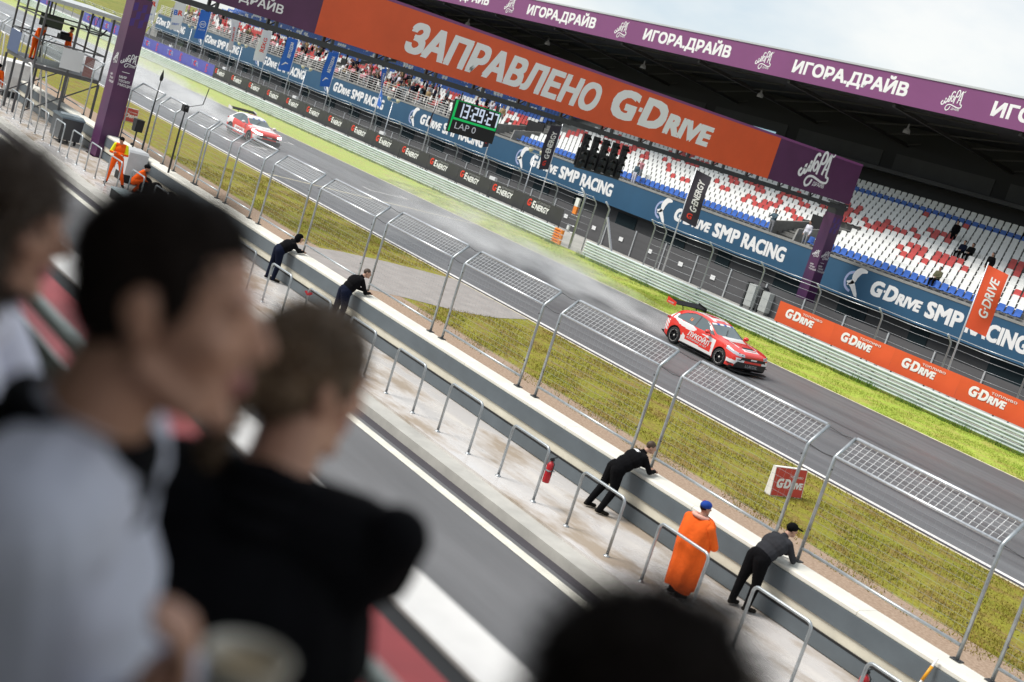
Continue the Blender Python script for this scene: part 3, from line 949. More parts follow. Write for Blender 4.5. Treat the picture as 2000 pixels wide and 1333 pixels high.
# ------------------------------------------------------------------ grandstand
FY = 61.0            # front face of the blue parapet
gs = empty('grandstand', (-60, FY, 0), 'long roofed grandstand with blue lettered parapet and purple roof edge', 'grandstand')
SX0, SX1 = -172.5, -10.0
def sp(x, y, z): return (x + 60, y - FY, z)
def sbox(b, x0, x1, y0, y1, z0, z1, mi=0): return b.box(x0 + 60, x1 + 60, y0 - FY, y1 - FY, z0, z1, mi)
b = MB(); sbox(b, SX0, SX1, FY, FY + .25, 2.22, 4.12); par = b.build('parapet', M['fascia'], gs)
b = MB(); sbox(b, SX0, SX1, FY - .03, FY + .35, 4.122, 4.25); b.build('coping', M['stand_conc'], gs)
b = MB(); sbox(b, SX0, SX1, FY + .6, FY + 18, 0, 3.9); b.build('base', M['stand_dark'], gs)
b = MB(); sbox(b, SX0, SX1, FY + .26, FY + .6, 2.1, 2.2); b.build('soffit', M['stand_dark'], gs)
# dark windows and doors of the base
for k in range(26):
    x = -30 - 5.4 * k
    b = MB(); sbox(b, x, x + 2.2, FY + .55, FY + .598, .9, 2.0) if k % 3 else sbox(b, x, x + 1.3, FY + .55, FY + .598, .05, 2.05)
    b.build('window', M['glass'], gs)
# parapet lettering, one unit every 17.6 m
for k in range(9):
    x0 = -33.4 - 17.62 * k - 17.6 * 0
    x0 = -51.3 - 17.62 * k + 17.62
    b = MB()
    o = sp(x0, FY, 0)
    def BP(x, z): return (o[0] + x, -.012, z)
    # diving falcon: white wing, light blue back, pale arc
    for P_, m_ in ((smooth_path([(1.45, 3.98), (1.0, 3.95), (.72, 3.62), (.66, 3.2), (.30, 2.95)], 4), 0),):
        V, F = strip2d(P_, [.10 + .34 * math.sin(math.pi * min(1, i / 14)) for i in range(len(P_))])
        b.add([BP(x, z) for x, z in V], F, 0)
    b.add([BP(*p) for p in ((.55, 3.30), (.78, 3.2), (1.2, 2.62), (1.28, 2.42), (1.05, 2.45), (.62, 2.85), (.18, 3.12))], [tuple(range(7))[::-1]], 0)
    V, F = strip2d(smooth_path([(1.2, 4.06), (.82, 3.98), (.62, 3.7), (.56, 3.35)], 4), .14)
    b.add([(p[0], -.009, p[2]) for p in [BP(x, z) for x, z in V]], F, 1)
    V, F = strip2d(smooth_path([(.62, 3.78), (.22, 3.6), (.05, 3.2), (.22, 2.8), (.62, 2.62)], 4), .15)
    b.add([(p[0], -.006, p[2]) for p in [BP(x, z) for x, z in V]], F, 2)
    b.add([(p[0], -.004, p[2]) for p in [BP(x, z) for x, z in ((.5, 3.86), (.2, 3.7), (.14, 3.5), (.42, 3.6))]], [(0, 1, 2, 3)], 1)
    w = g_logo(b, (o[0] + 2.1, -.012, 2.86), UX, UZ, .92)
    put_text(b, "SMP", (o[0] + 6.1, -.012, 2.78), UX, UZ, .95, .06, 0, width=2.35)
    put_text(b, "RACING", (o[0] + 8.85, -.012, 2.78), UX, UZ, .95, .055, 0, width=3.75)
    b.build('lettering', [M['white_ink'], M['cyan_ink'], M['lav_ink']], par)

# terraces
TR, RI, Z0, Y0 = .85, .30, 4.0, FY + .6
NR = 16
gap = [(-59.5, -56.3), (-92.6, -88.6), (-128, -125.2)]      # stairs through the seating
b = MB()
for n in range(NR):
    sbox(b, SX0, SX1, Y0 + TR * n, Y0 + TR * (n + 1), 3.9, Z0 + RI * n)
b.build('terraces', M['stand_conc'], gs)
for (xa, xb) in gap:
    b = MB()
    for n in range(12):
        sbox(b, xa + .6, xb - .6, Y0 + TR * n / 2, Y0 + TR * (n + 1) / 2, 3.95, Z0 + RI * n / 2 + .10)
    b.build('stair_flight', M['concrete_dark'], gs)
for (xa, xb) in gap:
    for x in (xa + .5, xb - .5):
        b = MB(); b.prism([(0, 3.9), (4.2, 3.9), (4.2, 4.2 + RI * 5), (.2, 5.0)], (x + 60 - .07, Y0 - FY + .1, 0), UY, UZ, (.14, 0, 0))
        b.build('stair_wall', M['stand_conc'], gs)
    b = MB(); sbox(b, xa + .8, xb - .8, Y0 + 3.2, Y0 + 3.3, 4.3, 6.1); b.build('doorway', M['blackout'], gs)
# upper box tier, back wall and interior
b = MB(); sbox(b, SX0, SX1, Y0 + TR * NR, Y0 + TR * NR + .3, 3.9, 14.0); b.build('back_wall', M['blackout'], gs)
b = MB(); sbox(b, SX0, SX1, Y0 + TR * NR - 2.2, Y0 + TR * NR - .003, 10.2, 10.45); b.build('gallery_floor', M['stand_dark'], gs)
for k in range(16):
    x = -20 - 9.6 * k
    b = MB(); sbox(b, x - 4.2, x + 4.2, Y0 + TR * NR - .05, Y0 + TR * NR - .002, 10.6, 11.7); b.build('gallery_window', M['stand_dark'], gs)
for k, (x, w_, z) in enumerate(((-80.5, 2.6, 10.62), (-75.7, 2.6, 10.55), (-71.0, 2.2, 10.2), (-99.2, 2.6, 11.4), (-96.2, 1.2, 11.45), (-93.0, 2.4, 11.1))):  # glowing blocks: windows, and at the left stand-ins for tops of lit letters
    b = MB(); sbox(b, x - w_ / 2, x + w_ / 2, Y0 + TR * NR - .12, Y0 + TR * NR - .06, z - .4, z + .4); b.build('lit_block', M['sky_glass'], gs)
# roof
def roofz(y): return 13.7
b = MB()
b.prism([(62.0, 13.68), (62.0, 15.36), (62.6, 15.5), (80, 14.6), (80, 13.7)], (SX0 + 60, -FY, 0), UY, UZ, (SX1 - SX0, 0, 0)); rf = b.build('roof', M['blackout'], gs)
b = MB(); sbox(b, SX0 - .02, SX1 + .02, 61.93, 61.995, 13.66, 15.34); fc = b.build('roof_fascia', M['purple_light'], gs)
b = MB(); sbox(b, SX0 - .02, SX1 + .02, 61.88, 62.3, 15.342, 15.46); b.build('gutter', M['roofmetal'], gs)
for k in range(9):
    x0 = -46.4 - 15.33 * (k - 1)
    b = MB()
    put_text(b, "ИГОРА.ДРАЙВ", sp(x0 - 15.33, 61.925, 14.12), UX, UZ, .80, .06, 0, width=9.3)
    script_logo(b, sp(x0 - 18.1, 61.925, 14.12), UX, UZ, .95, sub=True)
    b.build('lettering', M['white_ink'], fc)
M['truss'] = mat('roof_truss', (.028, .026, .026), .6)
for k in range(18):
    x = -18 - 8.8 * k
    b = MB()
    b.bar(sp(x, 62.2, 13.55), sp(x, 77.5, 12.2), .22); b.bar(sp(x, 77.5, 12.2), sp(x, 77.5, 4.2), .4)
    for j in range(6):
        b.bar(sp(x, 63 + 2.4 * j, 13.48 - .21 * j), sp(x + 4.4, 64 + 2.4 * j, 13.66), .09)
    b.build('truss', M['truss'], gs)
M['lampglass'] = mat('lamp_glass', (.10, .10, .10), .3, emit=(.8, .78, .72), estr=.03)
for k in range(11):
    x = -29.5 - 13.5 * k
    b = MB(); b.lathe([(.0, -.12), (.24, -.12), (.20, .10), (.07, .2), (.03, .5)], sp(x, 68, 12.75), 12); b.build('pendant_lamp', M['lampglass'], gs)
# white front railing of the left half, where the crowd stands
b = MB()
for j in range(5):
    b.bar(sp(SX0, FY + .12, 4.45 + .21 * j), sp(-93.2, FY + .12, 4.45 + .21 * j), .035)
b.build('railing', M['white_paint'], gs)
b = MB()
x = SX0
while x < -93:
    b.bar(sp(x, FY + .15, 4.25), sp(x, FY + .15, 5.33), .05); x += 1.9
b.build('railing_posts', M['white_paint'], gs)
# end stair flights
b = MB()
for k in range(14):
    sbox(b, SX0 - 6.0 + .4 * k, SX0 - 5.6 + .4 * k, FY + .6, FY + 3, 0, .29 * (k + 1))
b.build('end_stair', M['stand_conc'], gs)
b = MB()
for j in range(4):
    b.bar(sp(SX0 - 6, FY + .5, .8 + .3 * j), sp(SX0 - .2, FY + .5, 4.3 + .3 * j), .05)
b.build('end_stair_railing', M['white_paint'], gs)

# ------------------------------------------------------------------ stand seats
def seat_mesh():
    bm_ = MB()
    # moulded shell: seat pan and curved back, pointing towards the track (-y)
    prof = [(-.22, .40), (-.21, .43), (-.10, .41), (.10, .41), (.17, .45), (.20, .58), (.235, .80), (.245, .81), (.225, .58), (.19, .42), (.12, .385), (-.20, .38)]
    n = len(prof)
    xs = [-.215, -.15, .15, .215]
    vs = []
    for i, x in enumerate(xs):
        e = .02 if i in (0, 3) else 0
        for (y, z) in prof:
            vs.append((x, y - (e if z > .5 else 0), z + (e if z < .5 else -e)))
    fs = []
    for i in range(3):
        for j in range(n):
            fs.append((i * n + j, i * n + (j + 1) % n, (i + 1) * n + (j + 1) % n, (i + 1) * n + j))
    fs += [tuple(range(n))[::-1], tuple(3 * n + j for j in range(n))]
    bm_.add(vs, fs, 0)
    return bm_
sm = seat_mesh()
seat_me = {}
for c in ('white', 'red', 'blue'):
    me = sm.mesh('stadium_seat'); me.materials.append(M['seat_' + c]); seat_me[c] = me
ORD = ['first', 'second', 'third', 'fourth', 'fifth', 'sixth', 'seventh', 'eighth', 'ninth', 'tenth', 'eleventh', 'twelfth', 'thirteenth', 'fourteenth', 'fifteenth', 'sixteenth']
OCC = []          # spots kept free for spectators, filled in later
rest = {'white': MB(), 'red': MB(), 'blue': MB()}
cand = []
def seat_colour(x, n, left):
    u = noise.noise((x * .22 + 5.3, n * .37, 3.1)); w_ = noise.noise((x * 1.1, n * 1.9, 7.7))
    if left:
        if n >= 6: return 'blue' if w_ < .22 else 'white'
        if n in (4, 5): return 'red' if w_ > .02 else 'white'
        return 'red' if w_ > .22 else None if w_ < -.05 else 'white'
    if n == 0: return 'blue'
    if n == 13: return 'blue'
    if n > 13: return 'white'
    mid = 1 - abs(n - 6.5) / 6.5
    return 'red' if w_ + u * .8 > .58 - .38 * mid and n > 2 else 'white'
SEATS = []
for n in range(NR):
    x = SX1 - .5
    i = 0
    while x > SX0 + .5:
        x -= .54; i += 1
        if any(a < x < c for a, c in gap) and n < (6 if x > -80 else 16): continue
        if n == 1 and False: continue
        left = x < -92
        if left and n < 1: continue
        c_ = seat_colour(x, n, left)
        if c_: SEATS.append((x, n, c_, left))
# seats that show largest: right end of the stand, inside the frame
def vis_key(s):
    x, n, c, l = s
    p = Vector((x, Y0 + TR * n + .5, Z0 + RI * n)) - Vector((0, 0, 7.1))
    px = p.dot(CAM_RIGHT) / p.dot(CAM_FWD) * 2602.7 + 1000
    py = p.dot(CAM_DOWN) / p.dot(CAM_FWD) * 2602.7 + 666
    return p.length if (0 < px < 1992 and py > 0) else 1e6
SEATS.sort(key=vis_key)
k = 0
for (x, n, c, left) in SEATS:
    y, z = Y0 + TR * n + .52, Z0 + RI * n
    if k < 300:
        o = bpy.data.objects.new('stadium_seat', seat_me[c]); COL.objects.link(o); o.location = (x, y, z)
        tag(o, '%s plastic seat in the %s row, right end of the grandstand' % (c, ORD[n]), 'seat', 'stadium seats at the right end of the stand'); k += 1
    elif vis_key((x, n, c, left)) < 1e6:
        rest[c].add([(a + x, b_ + y, d + z) for a, b_, d in sm.v], sm.f)
allm = MB()
for i, c in enumerate(('white', 'red', 'blue')):
    allm.add(rest[c].v, rest[c].f, i)
allm.build('stadium_seats', [M['seat_white'], M['seat_red'], M['seat_blue']], label='rows of white, red and blue seats receding along the stand', cat='seats', kind='stuff')
# ------------------------------------------------------------------ start gantry across the track
GX = -51.5
g = empty('start_gantry', (GX, 17.5, .25), 'purple gantry spanning the track with a long orange banner', 'gantry')
def gpos(y, z): return Vector((0, y - 17.5, z - .25))
def gy_(y): return y - 17.5
# posts
M['purple_post'] = mat('purple_post', (.048, .013, .060), .4, vscale=.35, col2=(.105, .024, .085), detail=2)
M['checker'] = mat('violet_check', (.055, .018, .17), .4)
for (ya, yb, x0) in ((17.2, 17.9, -.95), (58.6, 59.35, -.75)):
    b = MB(); b.box(x0, 0, gy_(ya), gy_(yb), .0, 6.32); p = b.build('post', M['purple_post'], g)
    b = MB()
    # checker pattern rhombi and wordmark on the face towards the cars
    for i in range(4):
        for j in range(3):
            if (i + j) % 2: continue
            yy, zz = gy_(ya) + .02 + .17 * i, 5.2 + .3 * j
            b.quad((.004, yy, zz), (.004, yy + .17, zz + .06), (.004, yy + .17, zz + .36), (.004, yy, zz + .30), 1)
    script_logo(b, (.005, gy_((ya + yb) / 2), 3.75), UY, UZ, .42, 0)
    b.box(.003, .005, gy_(ya) + .2, gy_(ya) + .5, 3.44, 3.46)
    for i, t in enumerate(("МИР", "ТВОИХ", "ЭМОЦИЙ")):
        put_text(b, t, (.005, gy_(ya) + .14, 3.2 - .15 * i), UY, UZ, .10, .015)
    script_logo(b, (x0 / 2, gy_(ya) - .005, 3.75), UX, UZ, .34, 0)
    for i, t in enumerate(("МИР", "ТВОИХ", "ЭМОЦИЙ")):
        put_text(b, t, (x0 / 2 - .15, gy_(ya) - .005, 3.2 - .14 * i), UX, UZ, .09, .015)
    b.build('lettering', [M['white_ink'], M['checker']], p)
    b = MB(); b.box(x0 - .05, .05, gy_(ya) - .05, gy_(yb) + .05, 6.9, 7.02); b.box(x0 + .03, -.03, gy_(ya) + .03, gy_(yb) - .03, 6.321, 6.899)
    b.build('collar', M['darkmetal'], g)
    b = MB(); b.box(x0 - .12, .12, gy_(ya) - .12, gy_(yb) + .12, -.25, .0); b.build('base_block', M['concrete_dark'], g)
# truss
y0, y1 = 17.2, 59.4
for (x, z) in ((-.08, 7.02), (-.95, 7.02), (-.08, 9.5), (-.95, 9.5)):
    b = MB(); b.box(x - .09, x + .09, gy_(y0), gy_(y1), z - .40, z - .17) if z < 8 else b.box(x - .07, x + .07, gy_(y0), gy_(y1), z - .3, z - .18)
    b.build('chord', M['darkmetal'], g)
b = MB()
yy = y0 + .6
while yy < y1:
    for x in (-.08, -.95):
        b.box(x - .06, x + .06, gy_(yy) - .06, gy_(yy) + .06, 6.58 + .002, 8.95)
    b.bar((-.95, gy_(yy), 6.75), (-.95, gy_(min(yy + 2.6, y1)), 9.0), .06)
    yy += 2.62
b.build('lattice', M['darkmetal'], g)
# banner faces
def gsheet(ya, yb, m, name='banner_sheet'):
    b = MB(); b.box(0.0, .035, gy_(ya), gy_(yb), 7.05, 9.3); return b.build(name, m, g)
pl = gsheet(17.2, 24.7, M['purple'])
og = gsheet(24.703, 52.5, M['orange'])
pr_ = gsheet(52.503, 59.4, M['purple'])
b = MB(); b.box(-1.0, .037, gy_(y0), gy_(y1), 9.302, 9.42); b.build('top_flashing', M['purple_light'], g)
b = MB()
put_text(b, "ЗАПРАВЛЕНО", (.04, gy_(29.0), 7.50), UY, UZ, 1.34, .058, .2, width=10.9)
b.build('lettering', M['white_ink'], og)
b = MB(); g_logo(b, (.04, gy_(40.75), 7.62), UY, UZ, 1.5); 
# stretch the wordmark to its measured length
me = None
o = b.build('lettering', M['white_ink'], og)
ys = [v.co.y for v in o.data.vertices]; ya, yb = min(ys), max(ys)
for v in o.data.vertices: v.co.y = gy_(40.75) + (v.co.y - ya) * 6.95 / (yb - ya)
b = MB(); script_logo(b, (.04, gy_(55.75), 7.72), UY, UZ, 1.62, bold=1.35); b.build('lettering', M['white_ink'], pr_)
b = MB(); script_logo(b, (.04, gy_(21.5), 8.2), UY, UZ, 1.9, sub=False); put_text(b, "ДРАЙВ", (.04, gy_(21.2), 7.38), UY, UZ, .36, .03, 0, width=1.9); b.build('lettering', M['white_ink'], pl)

# lap clock hanging from the truss
c = empty('lap_clock', (GX + .1, 33.45, 6.72), 'black digital lap clock with a green lit border hanging under the gantry', 'clock')
b = MB(); b.box(-.12, 0, -1.28, 1.28, -1.75, -.25); b.build('case', M['black'], c)
b = MB()
for y in (-1.0, 1.0): b.box(-.08, -.04, y - .03, y + .03, -.26, .1)
b.build('hanger', M['darkmetal'], c)
M['green_led'] = mat('green_led', (0, .05, .01), .5, emit=(.0, .55, .12), estr=.45)
M['white_led'] = mat('white_led', (.1, .1, .12), .5, emit=(.68, .78, .95), estr=.5)
M['grey_led'] = mat('grey_led', (.08, .08, .08), .5, emit=(.4, .42, .45), estr=.5)
b = MB()
for q in ((-1.24, -1.12, -1.15, -.28), (1.16, 1.24, -1.15, -.28), (-1.24, 1.24, -1.15, -1.05), (-1.24, -1.16, -1.7, -1.15), (-1.12, 1.16, -.30, -.28)):
    b.box(.001, .006, q[0], q[1], q[2], q[3])
b.build('border', M['green_led'], c)
SEG = {'0': 'abcdef', '1': 'bc', '2': 'abged', '3': 'abgcd', '7': 'abc', '9': 'abcdfg'}
def digit(mb, ch, y, z, w, h, t):
    P = {'a': (y, y + w, z + h - t, z + h), 'd': (y, y + w, z, z + t), 'g': (y, y + w, z + h / 2 - t / 2, z + h / 2 + t / 2),
         'f': (y, y + t, z + h / 2, z + h), 'b': (y + w - t, y + w, z + h / 2, z + h), 'e': (y, y + t, z, z + h / 2), 'c': (y + w - t, y + w, z, z + h / 2)}
    for s in SEG[ch]:
        q = P[s]; mb.box(.008, .012, q[0], q[1], q[2], q[3])
b = MB(); y = -1.02
for ch in "13:29:27":
    if ch == ':':
        b.box(.008, .012, y + .03, y + .10, -.85, -.77); b.box(.008, .012, y + .03, y + .10, -.58, -.5); y += .15
    else:
        digit(b, ch, y, -.98, .26, .62, .075); y += .335
b.build('digits', M['white_led'], c)
b = MB(); put_text(b, "LAP 0", (.007, -.95, -1.52), UY, UZ, .3, .0, 0, width=1.15); b.build('caption', M['grey_led'], c)

# start lights
s = empty('start_lights', (GX + .1, 41.2, 6.72), 'black start light panel of five columns hanging under the gantry', 'start lights')
b = MB()
for k in range(5):
    y = -1.25 + .62 * k
    b.box(-.14, 0, y - .17, y + .17, -1.62, .0)
b.build('column', M['black'], s)
b = MB(); b.box(-.16, -.141, -1.5, 1.5, -1.6, -.72); b.box(-.14, -.05, -1.42, 1.42, -1.7, -1.621); b.build('back_plate', M['darkmetal'], s)
for k in range(5):
    for j in range(4):
        y, z = -1.25 + .62 * k, -.25 - .37 * j
        b = MB()
        ring = []
        for t in range(9):
            a = math.pi * t / 8
            ring.append((y - .14 * math.cos(a), z + .14 * math.sin(a)))
        vs = []
        for (yy, zz) in ring: vs += [(.002, yy, zz), (.18, yy, zz + .0)]
        b.add(vs, [(2 * i, 2 * i + 1, 2 * i + 3, 2 * i + 2) for i in range(8)], 0, True)
        b.build('hood', M['black'], s)
        b = MB(); b.lathe([(0, .004), (.11, .003)], (0, y, z), 12, axis='x'); b.build('lamp', M['glass'], s)
# ------------------------------------------------------------------ touring cars
def inpoly(x, z, P):
    c = False
    n = len(P)
    for i in range(n):
        x1, z1 = P[i]; x2, z2 = P[(i + 1) % n]
        if (z1 > z) != (z2 > z) and x < (x2 - x1) * (z - z1) / (z2 - z1) + x1: c = not c
    return c

ST = [  # x, zb, yb, ym, zs, ys, zt, yt
    (2.22, .26, .62, .68, .64, .60, .72, .42),
    (2.16, .17, .82, .86, .73, .79, .80, .54),
    (2.00, .13, .935, .96, .79, .895, .86, .63),
    (1.70, .13, .97, .985, .865, .935, .935, .69),
    (1.33, .13, .975, .99, .905, .955, .985, .71),
    (0.98, .13, .965, .975, .925, .935, 1.015, .72),
    (0.82, .13, .945, .955, .945, .915, 1.045, .72),
    (0.44, .13, .935, .945, .955, .905, 1.22, .68),
    (0.10, .13, .93, .94, .965, .90, 1.40, .635),
    (-.20, .13, .93, .94, .975, .90, 1.50, .62),
    (-.70, .13, .93, .945, .985, .905, 1.525, .61),
    (-1.15, .13, .95, .965, .995, .92, 1.50, .60),
    (-1.50, .15, .975, .985, 1.01, .935, 1.445, .59),
    (-1.78, .18, .97, .98, 1.02, .925, 1.355, .585),
    (-1.96, .22, .93, .95, 1.01, .885, 1.20, .60),
    (-2.05, .28, .89, .92, .98, .84, 1.06, .62),
    (-2.10, .36, .82, .86, .91, .78, .96, .58),
]
def section(x, zb, yb, ym, zs, ys, zt, yt):
    green = zt - zs > .16
    s = [(0, zb), (yb * .6, zb), (yb - .03, zb), (yb, zb + .07), (ym, zb + (zs - zb) * .42), (ym - .004, zb + (zs - zb) * .70), (ys + .012, zs - .035), (ys, zs)]
    if green:
        s += [(ys - .03, zs + .025), (yt + (ys - .03 - yt) * .45, zs + (zt - zs) * .52), (yt + .035, zt - .075), (yt - .03, zt - .03), (yt * .55, zt - .008), (0, zt)]
    else:
        s += [(ys - .05, zs + .012), (yt + (ys - yt) * .4, zs + (zt - zs) * .45), (yt, zs + (zt - zs) * .68), (yt * .8, zs + (zt - zs) * .82), (yt * .45, zs + (zt - zs) * .95), (0, zt)]
    return s

def raw_body():
    b = MB()
    S = [section(*q) for q in ST]
    n = len(S[0])
    vs = []
    full = []
    for q, s in zip(ST, S):
        ring = [(q[0], y, z) for y, z in s] + [(q[0], -y, z) for y, z in s[-2:0:-1]]
        full.append(ring)
    m = len(full[0])
    for r in full: vs += r
    fs = []
    for i in range(len(full) - 1):
        for j in range(m):
            fs.append((i * m + j, i * m + (j + 1) % m, (i + 1) * m + (j + 1) % m, (i + 1) * m + j)[::-1])
    b.add(vs, fs, 0, True)
    # caps as quads between both halves
    for base, flip in ((0, False), ((len(full) - 1) * m, True)):
        h = m // 2
        for j in range(h):
            a, c = base + j, base + j + 1
            d, e = base + (m - j) % m, base + m - j - 1
            q = [a, c, e, d]
            q = list(dict.fromkeys(q))
            if len(q) >= 3: b.f.append(tuple(q if not flip else q[::-1])); b.mi.append(0); b.sm.append(True)
    return b

def eval_mods(me, mods):
    o = bpy.data.objects.new('tmp', me); COL.objects.link(o)
    helpers = []
    for kind, kw in mods:
        md = o.modifiers.new('m', kind)
        for k, v in kw.items():
            setattr(md, k, v)
    dg = bpy.context.evaluated_depsgraph_get(); dg.update()
    r = bpy.data.meshes.new_from_object(o.evaluated_get(dg))
    bpy.data.objects.remove(o)
    return r

WHEELS = [(1.33, 1), (1.33, -1), (-1.37, 1), (-1.37, -1)]
WR = .335
def car_shell():
    me = raw_body().mesh('shell')
    me = eval_mods(me, [('SUBSURF', dict(levels=3, render_levels=3))])
    cut = MB()
    for x, s in WHEELS:
        vs, fs = [], []
        n = 40
        for yy in (.60 * s, 1.2 * s):
            for k in range(n):
                t = 2 * math.pi * k / n
                vs.append((x + .385 * math.cos(t), yy, WR + .01 + .385 * math.sin(t)))
        fs = [(k, (k + 1) % n, n + (k + 1) % n, n + k) for k in range(n)] + [tuple(range(n))[::-1], tuple(range(n, 2 * n))]
        if s > 0: fs = [f[::-1] for f in fs]
        cut.add(vs, fs, 0)
    cm = cut.mesh('cut')
    co = bpy.data.objects.new('cut', cm); COL.objects.link(co)
    me = eval_mods(me, [('BOOLEAN', dict(object=co, operation='DIFFERENCE', solver='EXACT'))])
    bpy.data.objects.remove(co)
    return me

SHELL = car_shell()
SH_V = [v.co.copy() for v in SHELL.vertices]
SH_F = [tuple(p.vertices) for p in SHELL.polygons]
SH_N = [p.normal.copy() for p in SHELL.polygons]
SH_C = [p.center.copy() for p in SHELL.polygons]
BVH = BVHTree.FromPolygons([tuple(v) for v in SH_V], SH_F)

FW = [(.60, 1.0), (.30, 1.16), (-.02, 1.34), (-.44, 1.415), (-.47, 1.01), (.2, .995)]
RW = [(-.53, 1.015), (-.51, 1.42), (-.85, 1.41), (-1.25, 1.32), (-1.58, 1.15), (-1.52, 1.07), (-1.2, 1.03)]
def in_well(c):
    for x, s in WHEELS:
        if math.hypot(c.x - x, c.z - WR - .01) < .388 and abs(c.y) > .55 and c.y * s > 0: return True
    return False

def zone(c, n, kind):
    x, y, z = c
    ay = abs(y)
    if in_well(c): return 'black'
    if z < .20 and n.z < .3: return 'black'
    # glass
    if n.z > .25 and n.x > .30 and .08 < x < .80 and z > 1.055 and ay < .745 - .13 * (z - 1.0) / .42: return 'windshield'
    if abs(n.y) > .55 and z > .98:
        if inpoly(x, z, FW): return 'front_window'
        if inpoly(x, z, RW): return 'rear_window_side'
    if n.x < -.25 and -2.05 < x < -1.5 and z > 1.06 and ay < .52: return 'rear_window'
    # mask black pillar between the side windows
    if abs(n.y) > .5 and z > .99 and -1.58 < x < .66 and inpoly(x, z, [(.70, .985), (.30, 1.19), (-.05, 1.385), (-.5, 1.45), (-.9, 1.44), (-1.3, 1.34), (-1.66, 1.14), (-1.52, 1.045), (-.5, .995)]): return 'black'
    if 1.58 < x < 2.22 and ay > .46 and n.x > .05:
        t = (2.22 - x) / .64
        if .655 + .11 * t < z < .745 + .15 * t and (ay - .46) > (.0 if t > .15 else .05): return 'lens'
    # nose openings
    if x > 1.95 and n.x > .2 and .2 < z < .46 and ay < .86 - .5 * max(0, z - .34): return 'black'
    if x > 2.0 and n.x > .2 and .54 < z < .655 and ay < .66: return 'black'
    if x > 1.9 and z < .245: return 'black'
    if z < .27 and abs(n.y) > .4 and -.98 < x < .95 and z < .24 + .0 * x: return 'black'
    if kind == 0:
        if abs(n.y) > .45:
            if x > -1.0 and x < .93:
                inner = inpoly(x, z, [(-.78, .40), (.66, .335), (.80, .36), (.74, .72), (.62, .74), (-.10, .78), (-.5, .80)])
                if not inner and inpoly(x, z, [(-1.02, .22), (.95, .22), (.95, .86), (.55, .90), (.0, .86), (.55, .80), (.70, .60), (.62, .33), (-.55, .40), (-.92, .58)]): return 'white'
            if inpoly(x, z, [(-1.62, 1.16), (-1.2, 1.01), (-.55, 1.0), (-.28, .93), (-.34, .83), (-.62, .77), (-1.2, .84), (-1.66, 1.02)]): return 'white'
            if x < -1.78 and .42 < z < .86 and (int((z * 1.0 + x * .6) * 22) % 3): return 'white'
            if x < -1.5 and .98 < z < 1.2 and n.x < .2: return 'white' if (int(x * 14) % 3) else 'red'
            if x > 1.74 and .33 < z < .47: return 'white'
        if n.z > .4:
            if z > 1.34:
                if .24 < ay < .44 and x < .0: return 'white'
                if x < -.9 and ay < .30: return 'white'
                if x > -.35 and ay < .34 and x < -.12: return 'white'
            elif x > .78:
                if x < 1.22 and ay < .58 - .4 * (x - .78): return 'white'
                if 1.16 < x < 1.72 and .46 < ay < .53: return 'white'
                if 1.80 < x < 2.0 and ay < .40: return 'white'
                if 1.66 < x < 1.79 and ay < .30: return 'black'
                if 1.1 < x < 1.42 and .40 < ay < .45: return 'black'
        if x > 1.85 and n.x > .2 and .45 < z < .60 and .50 < ay < .86: return 'white'
    else:
        if abs(n.y) > .45:
            if -.8 < x < .6 and .34 < z < .66: return 'white'
            if x < -1.2 and z > .62: return 'white'
        if n.z > .5:
            if z > 1.3: return 'white' if ay > .28 or x > -.4 else 'red'
            if x > .75 and ay < .62: return 'white' if x < 1.75 else 'red'
            if 1.8 < x < 1.9 and ay < .4: return 'black'
        if x > 1.8 and n.x > .1 and .40 < z < .62 and ay > .45: return 'white'
        if n.z > .2 and .9 < x < 1.7 and ay > .62: return 'white' if (int(x * 6) % 2) else 'red'
    return 'red'

CM = {'red': mat('car_red', (.72, .035, .022), .22, coat=.6, var=.04), 'white': mat('car_white', (.78, .77, .76), .25, coat=.5),
      'black': mat('car_black', (.010, .010, .011), .45), 'glass': mat('car_glass', (.10, .13, .14), .06, coat=.4),
      'tyre': mat('tyre', (.014, .014, .015), .8), 'rim': mat('rim_black', (.03, .03, .032), .35, .6), 'rimedge': mat('rim_lip', (.62, .60, .57), .35, .4),
      'lens': mat('headlight_lens', (.55, .57, .60), .08, .3), 'beam': mat('lit_headlight', (.8, .8, .8), .2, emit=(1, .93, .95), estr=3.0),
      'carbon': mat('carbon', (.007, .007, .008), .6, spec=.2), 'orange': mat('number_orange', (.85, .22, .02), .4), 'sunblue': mat('visor_blue', (.05, .10, .38), .35)}

def proj_side(p):
    r = BVH.ray_cast(Vector((p.x, -3, p.z)), Vector((0, 1, 0)))
    return Vector((p.x, (r[0].y if r[0] else -.93) - .005 + p.y, p.z))
def proj_front(p):
    r = BVH.ray_cast(Vector((4, p.y, p.z)), Vector((-1, 0, 0)))
    return Vector(((r[0].x if r[0] else 2.3) + .005, p.y, p.z))
def proj_top(p):
    r = BVH.ray_cast(Vector((p.x, p.y, 3)), Vector((0, 0, -1)))
    return Vector((p.x, p.y, (r[0].z if r[0] else 1) + .005))

